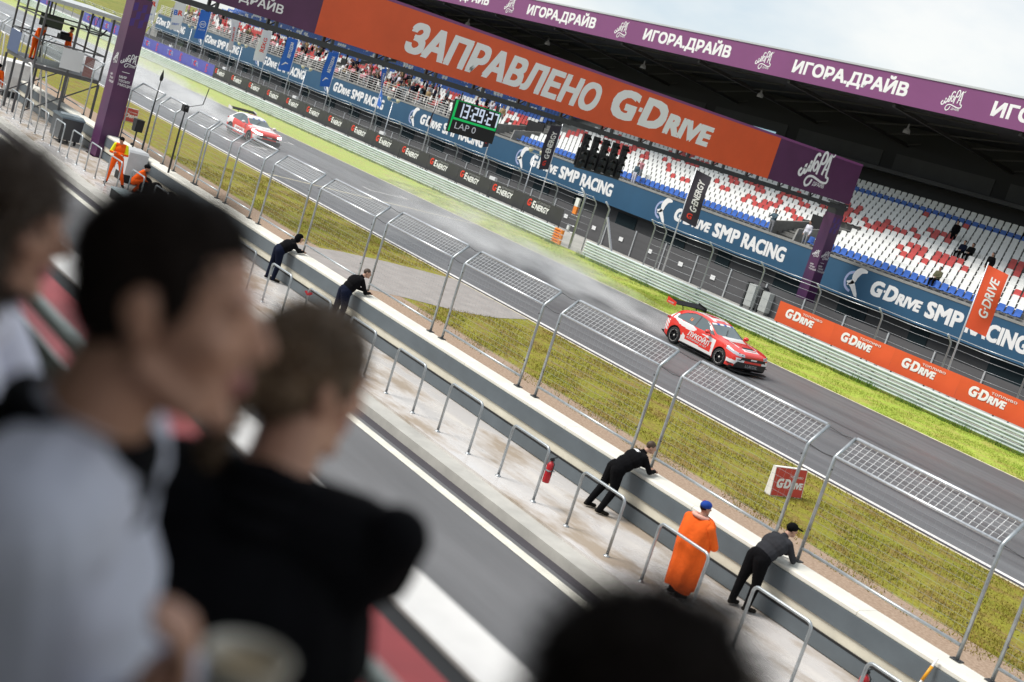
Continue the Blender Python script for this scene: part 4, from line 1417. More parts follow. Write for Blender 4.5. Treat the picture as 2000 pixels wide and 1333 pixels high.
def build_car(kind, loc, rz, label):
    root = empty('race_car', loc, label, 'race car', 'red racing cars on the track', rz)
    keys = {}
    for f, c, n in zip(SH_F, SH_C, SH_N):
        k = zone(c, n, kind)
        side = ''
        if k in ('front_window', 'rear_window_side', 'lens'): side = 'a' if c.y > 0 else 'b'
        keys.setdefault((k, side), []).append(f)
    def make(name, groups, mats):
        b = MB()
        idx = {}
        for mi, fl in enumerate(groups):
            for f in fl:
                g = []
                for i in f:
                    if i not in idx: idx[i] = len(b.v); b.v.append(tuple(SH_V[i]))
                    g.append(idx[i])
                b.f.append(tuple(g)); b.mi.append(mi); b.sm.append(True)
        return b.build(name, mats, root)
    body = make('body', [keys.get((k, ''), []) for k in ('red', 'white', 'black')], [CM['red'], CM['white'], CM['black']])
    for (k, s), fl in keys.items():
        if k in ('windshield', 'front_window', 'rear_window_side', 'rear_window'):
            make({'windshield': 'windshield', 'front_window': 'side_window', 'rear_window_side': 'side_window', 'rear_window': 'rear_window'}[k], [fl], [CM['glass']])
    # sun strip on the screen
    b = MB(); nx, nz = 16, 3
    vs, fs, mi = [], [], []
    for i in range(nx + 1):
        for j in range(nz + 1):
            y = -.60 + 1.2 * i / nx
            vs.append(proj_top(Vector((.19 - .10 * j / nz - .06 * abs(y) ** 2, y, 0))))
    for i in range(nx):
        for j in range(nz):
            b.add([vs[i * (nz + 1) + j], vs[(i + 1) * (nz + 1) + j], vs[(i + 1) * (nz + 1) + j + 1], vs[i * (nz + 1) + j + 1]], [(0, 1, 2, 3)], 0 if i % 5 < 3 else 1)
    b.build('visor_strip', [CM['white'], CM['sunblue']], root)
    # splitter, skirts, diffuser
    b = MB(); b.prism([(2.02, -.97), (2.30, -.86), (2.44, -.62), (2.46, 0), (2.44, .62), (2.30, .86), (2.02, .97)], (0, 0, .095), UX, UY, (0, 0, .022)); b.build('splitter', CM['carbon'], root)
    for s in (-1, 1):
        b = MB(); b.prism([(-.95, .10), (.93, .10), (.93, .125), (-.95, .125)], (0, s * .90, 0), UX, UZ, (0, s * .10, 0)); b.build('side_skirt', CM['carbon'], root)
        # canard blades by the bumper corner
        b = MB(); b.prism([(1.82, .30), (2.10, .33), (2.10, .35), (1.82, .33)], (0, s * .94, 0), UX, UZ, (0, s * .05, 0)); b.build('canard', CM['carbon'], root)
    b = MB(); b.prism([(-1.85, .12), (-2.28, .30), (-2.28, .33), (-1.85, .15)], (0, -.80, 0), UX, UZ, (0, 1.6, 0)); b.build('diffuser', CM['carbon'], root)
    # rear wing
    wing = MB()
    prof = [(-2.38, 1.54), (-2.28, 1.515), (-2.10, 1.48), (-1.92, 1.47), (-1.895, 1.48), (-1.92, 1.505), (-2.12, 1.54), (-2.28, 1.575), (-2.38, 1.60)]
    wing.prism(prof, (0, -.86, 0), UX, UZ, (0, 1.72, 0)); w = wing.build('rear_wing', CM['carbon'], root)
    for s in (-1, 1):
        b = MB(); b.prism([(-2.44, 1.42), (-1.88, 1.40), (-1.88, 1.56), (-2.44, 1.66)], (0, s * .861, 0), UX, UZ, (0, s * .014, 0))
        b.build('endplate', CM['red'] if kind == 0 and s < 0 else CM['carbon'] if kind == 0 else CM['white'], w)
        b = MB(); b.tube([(-1.86, s * .38, 1.18), (-1.93, s * .38, 1.36), (-2.02, s * .38, 1.51), (-2.12, s * .38, 1.535)], .02, 6); b.build('strut', CM['carbon'], w)
    if kind == 0:
        b = MB(); put_text(b, "ЛУКОЙЛ", (-2.36, -.878, 1.45), UX, UZ, .06, .02, 0, width=.36); b.build('lettering', CM['white'], w)
    # wheels
    for x, s in WHEELS:
        wr = empty('wheel', (x, s * .84, WR)); COL.objects.unlink(wr); link(wr, root)
        b = MB(); b.lathe([(.235, -.12), (.31, -.125), (.333, -.10), (.335, 0), (.333, .10), (.31, .125), (.235, .12)], (0, 0, 0), 36, axis='y'); b.build('tyre', CM['tyre'], wr)
        b = MB(); b.lathe([(.236, -.10), (.228, .0), (.236, .10)], (0, 0, 0), 32, axis='y', mi=0)
        b.lathe([(0, s * .03), (.225, s * .03)], (0, 0, 0), 32, axis='y', mi=0)
        b.lathe([(.222, s * .108), (.243, s * .118), (.243, s * .121), (.222, s * .112)], (0, 0, 0), 36, axis='y', mi=1)
        for q in range(5):
            for off in (-.16, .16):
                t = 2 * math.pi * q / 5 + .3
                a, c = t + off * .35, t + off * 1.25
                b.bar((.05 * math.cos(a), s * .085, .05 * math.sin(a)), (.232 * math.cos(c), s * .11, .232 * math.sin(c)), .026, .022, 0)
        for q in range(10):
            t = 2 * math.pi * q / 10 + .1
            b.bar((.205 * math.cos(t), s * .117, .205 * math.sin(t)), (.228 * math.cos(t + .1), s * .117, .228 * math.sin(t + .1)), .014, .006, 1)
        b.lathe([(0, s * .10), (.035, s * .10), (.045, s * .07)], (0, 0, 0), 12, axis='y', mi=1)
        b.build('rim', [CM['rim'], CM['rimedge']], wr)
    # headlights
    for s, side in ((1, 'a'), (-1, 'b')):
        if keys.get(('lens', side)):
            h = make('headlight', [keys[('lens', side)]], [CM['lens'] if kind == 0 else CM['beam']])
            d = MB()
            for xx, yy in ((2.06, .62), (1.94, .74)):
                r_ = BVH.ray_cast(Vector((4, s * yy, .73 + (2.06 - xx) * .25)), Vector((-1, 0, 0)))
                if r_[0]: d.ball(tuple(r_[0]), (.02, .035, .022), 8)
            d.build('projector', CM['black'] if kind == 0 else CM['beam'], h)
        # tail light and mirror
        b = MB(); b.prism([(-2.06, .88), (-1.80, .93), (-1.80, .97), (-2.06, .96)], (0, s * .90, 0), UX, UZ, (0, s * .025, 0)); b.build('tail_light', M['red'], root)
        b = MB(); b.ball((.48, s * 1.08, 1.06), (.11, .125, .085), 12); b.bar((.50, s * .90, .985), (.50, s * 1.0, 1.03), .05, .03); b.build('mirror', CM['red'] if kind == 0 else CM['white'], root)
    # wipers and hood pins
    b = MB(); b.bar(proj_top(Vector((.74, -.30, 0))) + Vector((0, 0, .012)), proj_top(Vector((.40, .05, 0))) + Vector((0, 0, .015)), .018, .012); b.build('wiper', CM['black'], root)
    # lettering
    t = MB()
    if kind == 0:
        up = Vector((.12, 0, 1)).normalized()
        ux = Vector((1, 0, -.04)).normalized()
        put_text(t, "ЛУКОЙЛ", (-.64, 0, .575), ux, up, .195, .05, 0, width=1.24, shape=proj_side)
        put_text(t, "КОТОРОМУ 30 ЛЕТ", (-.64, 0, .465), ux, up, .07, .025, 0, width=1.18, shape=proj_side)
        put_text(t, "тойоil", (-.50, 0, .27), ux, up, .05, .02, .2, width=.36, shape=proj_side) if False else None
        put_text(t, "16", (-.90, 0, 1.13), ux, up, .13, .03, 0, mi=1, shape=proj_side)
        put_text(t, "ТАРАСОВ", (-1.02, 0, 1.05), ux, up, .05, .02, 0, width=.42, shape=proj_side) if False else None
        put_text(t, "LUKOIL", (2.4, -.36, .29), UY, UZ, .12, .02, 0, width=.66, mi=2, shape=proj_front)
        put_text(t, "ЛУКОЙЛ", (1.955, -.30, 0), UY, -UX, .075, .02, 0, width=.60, mi=3, shape=proj_top)
        put_text(t, "СМР", (2.3, -.82, .50), UY, UZ, .06, .02, 0, width=.20, mi=4, shape=proj_front)
    else:
        put_text(t, "ЛУКОЙЛ", (-.62, 0, .46), UX, UZ, .13, .04, 0, width=1.0, mi=3, shape=proj_side)
        put_text(t, "TCR", (1.5, -.25, 0), UY, -UX, .10, .02, 0, width=.5, mi=3, shape=proj_top)
    t.build('lettering', [CM['white'], CM['orange'], M['grey_ink'], CM['red'], CM['black']], body)
    # white plate under the hood edge
    b = MB(); b.prism([(-.16, .585), (.16, .585), (.16, .64), (-.16, .64)], (2.215, 0, 0), UY, UZ, (.012, 0, 0)); b.build('front_plate', CM['white'], root)
    return root
build_car(0, (-36.52, 37.48, 0), 0.0, 'red and white race car with white side lettering and black rear wing, the nearer one')
build_car(1, (-77.3, 34.95, 0), R(3), 'red and white race car far down the straight with its headlights lit')
# ------------------------------------------------------------------ people
P1X, P2X = -34.05, -29.85
SKIN = mat('skin', (.42, .24, .17), .55, var=.06)
HAIRD = mat('dark_hair', (.014, .009, .007), .7, spec=.12, var=.5, vscale=60)
HAIRB = mat('brown_hair', (.055, .032, .018), .6)
def cloth_mat(name, c, v=.12): return mat(name, c, .9, var=v, vscale=9, bump=.4, bscale=16, spec=.08)
CL = {'black': cloth_mat('black_jacket', (.0045, .0045, .0055)), 'dkgrey': cloth_mat('charcoal_quilt', (.032, .033, .038)), 'navy': cloth_mat('navy_jeans', (.008, .011, .026)),
      'orange': cloth_mat('orange_overall', (.80, .11, .012)), 'poncho': cloth_mat('orange_poncho', (.80, .125, .02), .08), 'yellow': cloth_mat('lime_sleeve', (.75, .72, .02)), 'white': cloth_mat('white_shirt', (.62, .62, .70), .05),
      'shoe': cloth_mat('shoe', (.02, .018, .015)), 'blue': cloth_mat('blue_cap', (.02, .06, .30)), 'red': cloth_mat('red_cloth', (.42, .03, .04)), 'grey': cloth_mat('grey_cloth', (.25, .26, .28)),
      'pink': cloth_mat('pink_cloth', (.55, .25, .28)), 'olive': cloth_mat('olive_cloth', (.10, .10, .06)), 'teal': cloth_mat('slate_cloth', (.07, .11, .14)), 'sand': cloth_mat('sand_cloth', (.35, .25, .14))}

class Fig:
    """a figure grown from tapered limbs that are fused into one skin"""
    def __init__(s): s.b = MB(); s.seg = []
    def cap(s, p, q, r1, r2, k, n=12):
        p, q = Vector(p), Vector(q)
        d = q - p
        L = d.length
        d = d / L if L > 1e-6 else Vector((0, 0, 1))
        up = Vector((0, 0, 1)) if abs(d.z) < .9 else Vector((1, 0, 0))
        a = d.cross(up).normalized(); b = d.cross(a)
        rings = []
        for i in range(5):
            t = math.pi / 2 * (1 - i / 4)
            rings.append((p - d * r1 * math.sin(t), r1 * math.cos(t)))
        for i in range(5):
            t = math.pi / 2 * i / 4
            rings.append((q + d * r2 * math.sin(t), r2 * math.cos(t)))
        vs, fs = [], []
        for c, r in rings:
            r = max(r, 1e-4)
            for j in range(n):
                t = 2 * math.pi * j / n
                vs.append(c + (a * math.cos(t) + b * math.sin(t)) * r)
        m = len(rings)
        for i in range(m - 1):
            for j in range(n): fs.append((i * n + j, i * n + (j + 1) % n, (i + 1) * n + (j + 1) % n, (i + 1) * n + j))
        fs += [tuple(range(n))[::-1], tuple((m - 1) * n + j for j in range(n))]
        s.b.add(vs, fs, 0, True)
        s.seg.append((p, q, r1, r2, k))
        return s
    def ell(s, c, r, k, rot=None, n=16):
        """ellipsoid; rot is a 3x3 whose columns are its axes"""
        t = MB(); t.ball((0, 0, 0), r, n)
        rot = rot or Matrix.Identity(3)
        c = Vector(c)
        s.b.add([c + rot @ Vector(v) for v in t.v], t.f, 0, True)
        s.seg.append((c, c, sum(r) / 3, 0, k, rot.transposed(), Vector(r)))
        return s
    def fuse(s, voxel, smooth=6, rule=None):
        me = s.b.mesh('fig')
        me = eval_mods(me, [('REMESH', dict(mode='VOXEL', voxel_size=voxel, use_smooth_shade=True)), ('SMOOTH', dict(factor=.5, iterations=smooth))])
        return me
    def key(s, p):
        best, bk = 1e9, None
        for g in s.seg:
            if len(g) == 5:
                a, b, r1, r2, k = g
                d = b - a; L2 = d.length_squared
                t = 0 if L2 < 1e-9 else max(0, min(1, (p - a).dot(d) / L2))
                dist = (p - a - d * t).length - (r1 + (r2 - r1) * t)
            else:
                q = g[5] @ (p - g[0]); r = g[6]
                w = Vector((q.x / r.x, q.y / r.y, q.z / r.z)).length
                dist = (w - 1) * g[2]
            if dist < best: best, bk = dist, g[4]
        return bk
    def build(s, name, palette, parent, voxel=.012, smooth=5, paint=None):
        me = s.fuse(voxel, smooth)
        names = list(palette)
        for k in names: me.materials.append(palette[k])
        idx = {k: i for i, k in enumerate(names)}
        mi = []
        for f in me.polygons:
            k = s.key(f.center)
            if paint: k = paint(f.center, f.normal, k) or k
            mi.append(idx.get(k, 0))
        me.polygons.foreach_set('material_index', mi)
        me.polygons.foreach_set('use_smooth', [True] * len(mi))
        me.name = name
        o = bpy.data.objects.new(name, me)
        link(o, parent)
        return o

def hand(F, w, d, up, side, curl=.5, k='skin', s=1.0):
    """palm, four unequal curled fingers and a thumb from the side of the palm; d points to the fingertips, up out of the back of the hand"""
    d = d.normalized(); up = (up - d * up.dot(d)).normalized(); r = d.cross(up) * side
    F.cap(w, w + d * .05 * s, .024 * s, .028 * s, k)
    c = w + d * .065 * s
    for i, (off, L) in enumerate(((-.030, .060), (-.010, .070), (.010, .066), (.030, .052))):
        a = c + r * off * s + d * .015 * s
        F.cap(w + r * off * .6 * s + d * .04 * s, a, .013 * s, .0115 * s, k, 8)
        d2 = (d * math.cos(curl) - up * math.sin(curl)).normalized()
        m_ = a + d2 * L * .5 * s
        d3 = (d * math.cos(curl * 2) - up * math.sin(curl * 2)).normalized()
        F.cap(a, m_, .0105 * s, .0095 * s, k, 8)
        F.cap(m_, m_ + d3 * L * .5 * s, .0095 * s, .008 * s, k, 8)
    t0 = w + d * .022 * s - r * .026 * s
    t1 = t0 + (d * .6 - r * .7 - up * .25).normalized() * .036 * s
    F.cap(w + d * .01 * s, t0, .014 * s, .013 * s, k, 8); F.cap(t0, t1, .0125 * s, .011 * s, k, 8); F.cap(t1, t1 + (d * .9 - r * .2 - up * .4).normalized() * .03 * s, .011 * s, .009 * s, k, 8)

def head(F, c, f, up, s=1.0, hair='hair', hlen=0.0):
    """head centred at c looking along f"""
    f = f.normalized(); up = (up - f * up.dot(f)).normalized(); r = f.cross(up)
    rot = Matrix((r, f, up)).transposed()
    F.ell(c + up * .02 * s, (.073 * s, .092 * s, .098 * s), 'skin', rot)
    F.ell(c + f * .022 * s - up * .045 * s, (.055 * s, .065 * s, .070 * s), 'skin', rot)
    F.cap(c + f * .085 * s + up * .015 * s, c + f * .108 * s - up * .02 * s, .011 * s, .015 * s, 'skin', 8)
    F.ell(c + f * .083 * s - up * .058 * s, (.024 * s, .014 * s, .011 * s), 'skin', rot)
    F.ell(c + f * .072 * s - up * .092 * s, (.026 * s, .024 * s, .02 * s), 'skin', rot)
    for e in (-1, 1):
        F.ell(c + r * e * .075 * s - up * .005 * s - f * .008 * s, (.010 * s, .02 * s, .032 * s), 'skin', rot)
        F.ell(c + f * .079 * s + r * e * .03 * s + up * .028 * s, (.02 * s, .012 * s, .008 * s), 'skin', rot)
    F.ell(c + up * .040 * s - f * .016 * s, (.080 * s, .098 * s, .092 * s), hair, rot)
    if hlen: F.cap(c - f * .07 * s, c - f * .075 * s - up * hlen, .06 * s, .035 * s, hair)

def body(F, hip, chest, neck, hd, hdf, sh, el, wr, hipj, kn, an, toe, s=1.0, jk='top', tk='legs', hair='hair', hd_curl=.6, sleeve='top', fat=1.0, fingers=True, handup=None):
    """full figure from joints; sh/el/wr/hipj/kn/an/toe are pairs (left, right)"""
    V = Vector
    ax = (V(sh[1]) - V(sh[0])).normalized()
    up = (V(neck) - V(hip)).normalized()
    fw = up.cross(ax).normalized() * 1
    rot = Matrix((ax, fw, up)).transposed()
    F.ell(V(hip) + up * .02, (.165 * s * fat, .125 * s * fat, .13 * s), tk, rot)
    F.ell(V(hip).lerp(V(chest), .5), (.158 * s * fat, .118 * s * fat, .20 * s), jk, rot)
    F.ell(V(chest), (.185 * s * fat, .125 * s * fat, .20 * s), jk, rot)
    F.cap(V(sh[0]).lerp(V(sh[1]), .12), V(sh[0]).lerp(V(sh[1]), .88), .078 * s, .078 * s, jk)
    F.cap(V(neck) - up * .03, V(neck) + (V(hd) - V(neck)) * .55, .062 * s, .052 * s, 'skin')
    F.cap(V(neck) - up * .06, V(neck) - up * .0, .085 * s, .070 * s, jk)
    for i in (0, 1):
        F.cap(sh[i], el[i], .068 * s, .052 * s, sleeve); F.cap(el[i], wr[i], .052 * s, .038 * s, sleeve)
        F.cap(hipj[i], kn[i], .098 * s * fat, .066 * s * (.4 + .6 * fat), tk); F.cap(kn[i], an[i], .066 * s * (.4 + .6 * fat), .05 * s * (.4 + .6 * fat), tk)
        F.cap(V(an[i]) - V((0, 0, .02)), V(toe[i]), .045 * s, .036 * s, 'shoe'); F.cap(V(an[i]) + (V(an[i]) - V(toe[i])) * .3 - V((0, 0, .035)), V(an[i]) - V((0, 0, .03)), .036 * s, .04 * s, 'shoe')
        d = (V(wr[i]) - V(el[i])).normalized()
        if fingers: hand(F, V(wr[i]) + d * .015, d, handup or V((0, 0, 1)), 1 if i else -1, hd_curl)
        else: F.cap(V(wr[i]), V(wr[i]) + d * .12, .035, .025, 'skin')
    head(F, V(hd), V(hdf), up if up.z > .8 else V((0, 0, 1)), s, hair)

def leaner(x, name_label, top, legs, hair, yaw=0.0, s=1.0, cap=None, hood=False, spread=.2, low=0.0, dark_skin=None, back_mark=None, head_turn=0.2, back=0.0):
    """a person bent forward with the forearms on the wall cap; local frame faces +y"""
    root = empty('person', (x, 17.0, .25), name_label, 'person', None, yaw)
    F = Fig()
    V = Vector
    zc = .95 + .02            # wall top above the platform
    hip = V((0, .02 + max(0, back) * .9, .92 * s)); chest = V((0, .30, 1.17 * s - low)); neck = V((0, .46, 1.33 * s - low)); hd = V((0, .58, 1.45 * s - low))
    sh = (V((-.185, .42, 1.27 * s - low)), V((.185, .42, 1.27 * s - low)))
    el = (V((-.27, .56, zc + .065)), V((.27, .56, zc + .065)))
    wr = (V((-.08, .74, zc + .055)), V((.10, .76, zc + .055)))
    hj = (V((-.095, max(0, back) * .9, .90 * s)), V((.095, max(0, back) * .9, .90 * s)))
    kn = (V((-.12 - spread * .5, -.06 + max(0, back), .48 * s)), V((.11, .05 + max(0, back), .49 * s)))
    an = (V((-.12 - spread, -.10 + back, .085)), V((.12, .0 + back, .085)))
    toe = (V((-.15 - spread, .08 + back, .038)), V((.15, .18 + back, .038)))
    body(F, hip, chest, neck, hd, V((head_turn, 1, -.12)), sh, el, wr, hj, kn, an, toe, s, hd_curl=.55, handup=V((0, 0, 1)), fat=1.42)
    pal = {'top': CL[top], 'legs': CL[legs], 'skin': SKIN, 'shoe': CL['shoe'], 'hair': HAIRD if hair == 'dark' else HAIRB}
    def paint(c, n, k):
        if k == 'hair' and (c.y - hd.y) > .045 and c.z < hd.z + .055: return 'skin'
        if k == 'skin' and c.z > hd.z + .06: return 'hair'
        return None
    body_o = F.build('body', pal, root, .0105, 5, paint)
    if cap or hood:
        G = Fig()
        rot = Matrix.Rotation(.25, 3, 'X')
        G.ell(hd + V((0, -.012, .055)), (.094, .115, .085), 'cap')
        if cap: G.cap(hd + V((-.05 + .2 * head_turn, .09, .06)), hd + V((.05 + .2 * head_turn, .13, .045)), .018, .018, 'cap')
        if hood: G.ell(hd + V((0, -.05, -.02)), (.105, .10, .13), 'cap'); G.cap(neck + V((-.1, -.04, 0)), neck + V((.1, -.04, 0)), .06, .06, 'cap')
        G.build('cap' if cap else 'hood', {'cap': CL[cap or top]}, root, .012, 4)
    if back_mark:
        b = MB()
        c0 = V((0, .30, 1.35 * s - low))
        u = V((1, 0, 0)); v = V((0, .62, .55)).normalized(); n = u.cross(v)
        if n.z < 0: n = -n
        bv = BVHTree.FromPolygons([tuple(q.co) for q in body_o.data.vertices], [tuple(f.vertices) for f in body_o.data.polygons])
        for j in range(2):
            for i in range(4):
                P = []
                for (di, dj) in ((0, 0), (1, 0), (1, 1), (0, 1)):
                    p = c0 + u * (-.09 + .045 * (i + di)) + v * (-.03 + .03 * (j + dj)) + n * .3
                    h = bv.ray_cast(p, -n)
                    P.append((h[0] if h[0] else p - n * .3) + n * .004)
                b.add(P, [(0, 1, 2, 3)])
        b.build('back_print', M['white_ink'], body_o)
    return root
leaner(P1X, 'person in black jacket and hood leaning on the wall with arm stretched out', 'black', 'navy', 'dark', -.15, 1.0, hood=True, low=.08, spread=.02, head_turn=.5, back=.10)
leaner(P2X, 'broad person in black jacket hunched over the wall, head lowered by the service road', 'black', 'navy', 'brown', -.1, 1.02, low=-.03, spread=.02, head_turn=.4, back=.12)
leaner(-17.95, 'bare headed person in black with white back print, leaning on the wall beside the extinguisher', 'black', 'black', 'brown', -.25, 1.0, spread=.10, back=-.12, back_mark=True, head_turn=.35)
leaner(-14.05, 'person in charcoal jacket and black cap bent over the wall, nearest the camera', 'dkgrey', 'black', 'dark', -.05, 1.02, cap='black', spread=.03, head_turn=.3, back=.04)

# standing figure in a long orange poncho behind a hoop
def poncho_person():
    root = empty('person', (-14.45, 15.85, .25), 'person in long orange rain poncho and blue, white and red cap behind a pipe hoop', 'person')
    F = Fig(); V = Vector
    hd = V((0, .02, 1.56))
    body(F, V((0, 0, .92)), V((0, 0, 1.20)), V((0, .0, 1.40)), hd, V((.3, 1, 0)), (V((-.18, 0, 1.36)), V((.18, 0, 1.36))), (V((-.25, .06, 1.12)), V((.25, .06, 1.12))), (V((-.10, .26, 1.05)), V((.08, .27, 1.05))),
         (V((-.09, 0, .9)), V((.09, 0, .9))), (V((-.10, 0, .48)), V((.10, 0, .48))), (V((-.10, -.02, .085)), V((.10, -.02, .085))), (V((-.11, .14, .038)), V((.11, .14, .038))))
    F.build('body', {'top': CL['black'], 'legs': CL['black'], 'skin': SKIN, 'shoe': CL['shoe'], 'hair': HAIRD}, root, .012, 4)
    # the poncho: a wide hanging shell with folds and an open hood lying on the shoulders
    b = MB(); n = 40; rows = [(1.44, .11, .10), (1.42, .22, .14), (1.36, .30, .18), (1.22, .33, .225), (1.05, .33, .25), (.85, .31, .235), (.6, .29, .225), (.35, .285, .22), (.16, .275, .215)]
    vs, fs = [], []
    for i, (z, rx, ry) in enumerate(rows):
        for k in range(n):
            t = 2 * math.pi * k / n
            w_ = 1 + (.02 + .045 * i / 8) * math.sin(7 * t + i * .35) * (1 if i > 1 else .2) + .02 * math.sin(13 * t + i)
            zz = z + (.03 * math.sin(3 * t) if i == 8 else 0)
            vs.append((rx * w_ * math.cos(t), ry * w_ * math.sin(t) + .03, zz))
    for i in range(len(rows) - 1):
        for k in range(n): fs.append((i * n + k, i * n + (k + 1) % n, (i + 1) * n + (k + 1) % n, (i + 1) * n + k)[::-1])
    b.add(vs, fs, 0, True); p = b.build('poncho', CL['poncho'], root)
    b = MB(); b.tube([(.13 * math.cos(t), -.02 + .12 * math.sin(t), 1.42 - .02 * math.sin(t)) for t in [2 * math.pi * k / 16 for k in range(16)]], .035, 8, closed=True); b.build('collar', mat('pale_collar', (.72, .38, .30), .8), p)
    S_ = Fig(); S_.cap((-.27, .0, 1.30), (-.37, .10, 1.02), .085, .075, 'a'); S_.cap((-.37, .10, 1.02), (-.16, .27, 1.05), .075, .06, 'a'); S_.cap((.27, .0, 1.30), (.36, .12, 1.04), .085, .075, 'a'); S_.cap((.36, .12, 1.04), (.14, .28, 1.06), .075, .06, 'a')
    S_.build('sleeves', {'a': CL['poncho']}, root, .016, 3)
    G = Fig(); G.ell(hd + V((0, -.01, .06)), (.092, .112, .075), 'cap'); G.build('cap', {'cap': CL['blue']}, root, .012, 4)
    b = MB(); b.ball((hd.x - .05, hd.y + .085, hd.z + .055), (.06, .05, .03), 8, 0); b.ball((hd.x - .10, hd.y + .03, hd.z + .065), (.02, .06, .05), 8, 1); b.build('cap_peak', [M['white_paint'], CL['red']], root)
    return root
poncho_person()

# marshals in orange overalls
def marshal(loc, yaw, label, pose, sleeve='orange', s=1.0, cat='person', visor=True):
    root = empty('person', loc, label, cat, None, yaw)
    F = Fig(); V = Vector
    hd = V((0, .03, 1.60))
    hip, chest, neck = V((0, 0, .93)), V((0, 0, 1.22)), V((0, 0, 1.43))
    sh = (V((-.19, 0, 1.39)), V((.19, 0, 1.39)))
    hj = (V((-.1, 0, .92)), V((.1, 0, .92)))
    kn = (V((-.11, .02, .49)), V((.11, .02, .49))); an = (V((-.12, 0, .085)), V((.12, 0, .085))); toe = (V((-.13, .15, .038)), V((.13, .15, .038)))
    el = (V((-.26, -.02, 1.12)), V((.26, -.02, 1.12))); wr = (V((-.27, .06, .86)), V((.27, .06, .86)))
    hf = V((0, 1, -.1))
    if pose == 'arms_folded':
        el = (V((-.28, .10, 1.12)), V((.28, .10, 1.12))); wr = (V((.06, .22, 1.14)), V((-.06, .24, 1.10)))
        kn = (V((-.22, .05, .50)), V((.16, .02, .50))); an = (V((-.36, .02, .085)), V((.20, 0, .085))); toe = (V((-.42, .16, .038)), V((.24, .15, .038)))
        hd = V((.02, .07, 1.57)); hf = V((.2, 1, -.25))
    elif pose == 'reach':
        chest = V((0, .10, 1.20)); neck = V((0, .2, 1.38)); hd = V((0, .30, 1.50)); sh = (V((-.19, .17, 1.34)), V((.19, .17, 1.34)))
        el = (V((-.30, -.02, 1.22)), V((.25, .26, 1.08))); wr = (V((-.42, -.2, 1.18)), V((.20, .40, .90))); hf = V((0, 1, -.35))
    elif pose == 'crouch':
        hip, chest, neck = V((0, 0, .38)), V((0, .16, .62)), V((0, .25, .80)); hd = V((0, .33, .93))
        sh = (V((-.18, .22, .76)), V((.18, .22, .76))); hj = (V((-.1, 0, .36)), V((.1, 0, .36)))
        kn = (V((-.16, .36, .50)), V((.16, .36, .50))); an = (V((-.14, .10, .085)), V((.14, .10, .085))); toe = (V((-.15, .26, .038)), V((.15, .26, .038)))
        el = (V((-.24, .36, .54)), V((.24, .36, .54))); wr = (V((-.10, .52, .42)), V((.10, .52, .42)))
    body(F, hip, chest, neck, hd, hf, sh, el, wr, hj, kn, an, toe, s, fat=1.12)
    def paint(c, n, k):
        if k == 'top' and pose == 'reach' and abs(c.z - .98) < .035 and c.y < .3 and abs(c.x) < .22: return 'belt'
        if k == 'hair' and (c.y - hd.y) > .045 and c.z < hd.z + .05: return 'skin'
        return None
    F.build('body', {'top': CL['orange'], 'legs': CL['orange'], 'skin': SKIN, 'shoe': CL['shoe'], 'hair': HAIRD, 'sl': CL[sleeve], 'belt': CL['black']}, root, .0125, 4, lambda c, n, k: ('sl' if (sleeve != 'orange' and k == 'top' and abs(c.x) > .17 and c.z > 1.16) else paint(c, n, k)))
    G = Fig(); G.ell(hd + V((0, -.012, .05)), (.094, .114, .088), 'cap'); G.cap(hd + V((-.05, .10, .06)), hd + V((.05, .10, .06)), .016, .016, 'cap')
    G.build('cap', {'cap': CL['black']}, root, .013, 3)
    return root
marshal((-45.4, 15.95, .25), -2.0, 'marshal in orange overalls with lime sleeves, arms folded by the gantry foot', 'arms_folded', 'yellow')
marshal((-44.75, 16.45, .25), -.4, 'marshal in orange overalls crouching behind the grey machine', 'crouch')
# ------------------------------------------------------------------ marshal booth on the pit wall
M['boothframe'] = mat('booth_frame', (.10, .10, .105), .5, .3)
M['boothglass'] = mat('booth_film', (.10, .12, .12), .1)
bt = M['boothglass'].node_tree
tr = bt.nodes.new('ShaderNodeBsdfTransparent'); tr.inputs[0].default_value = (.93, .95, .93, 1)
mxs = bt.nodes.new('ShaderNodeMixShader'); mxs.inputs[0].default_value = .12
bt.links.new(tr.outputs[0], mxs.inputs[1]); bt.links.new(bt.nodes['Principled BSDF'].outputs[0], mxs.inputs[2])
bt.links.new(mxs.outputs[0], bt.nodes['Material Output'].inputs[0])
BX0, BX1, BY0, BY1, BF, BR = -62.6, -58.0, 15.95, 18.75, 2.62, 5.25
bo = empty('marshal_booth', (BX1, BY0, .25), 'raised steel framed marshal booth with screens, standing over the pit wall', 'booth')
def bl(x, y, z): return (x - BX1, y - BY0, z - .25)
def bbox(b, x0, x1, y0, y1, z0, z1): b.box(x0 - BX1, x1 - BX1, y0 - BY0, y1 - BY0, z0 - .25, z1 - .25)
b = MB(); bbox(b, BX0, BX1, BY0, BY1, BF - .16, BF); b.build('floor_deck', M['boothframe'], bo)
b = MB(); bbox(b, BX0 - .3, BX1 + .25, BY0 - .15, BY1 + .35, BR + .06, BR + .22); b.build('roof', M['roofmetal'], bo)
for x in (BX0, (BX0 * 2 + BX1) / 3, (BX0 + BX1 * 2) / 3, BX1):
    for y in (BY0, (BY0 + BY1) / 2, BY1):
        if y not in (BY0, BY1) and x not in (BX0, BX1): continue
        b = MB(); b.bar(bl(x, y, BF), bl(x, y, BR + .06), .075); b.build('column', M['boothframe'], bo)
        if x in (BX0, BX1) or y == BY0:
            b = MB(); b.bar(bl(x, y, .26), bl(x, y, BF - .162), .09); b.build('leg', M['boothframe'], bo)
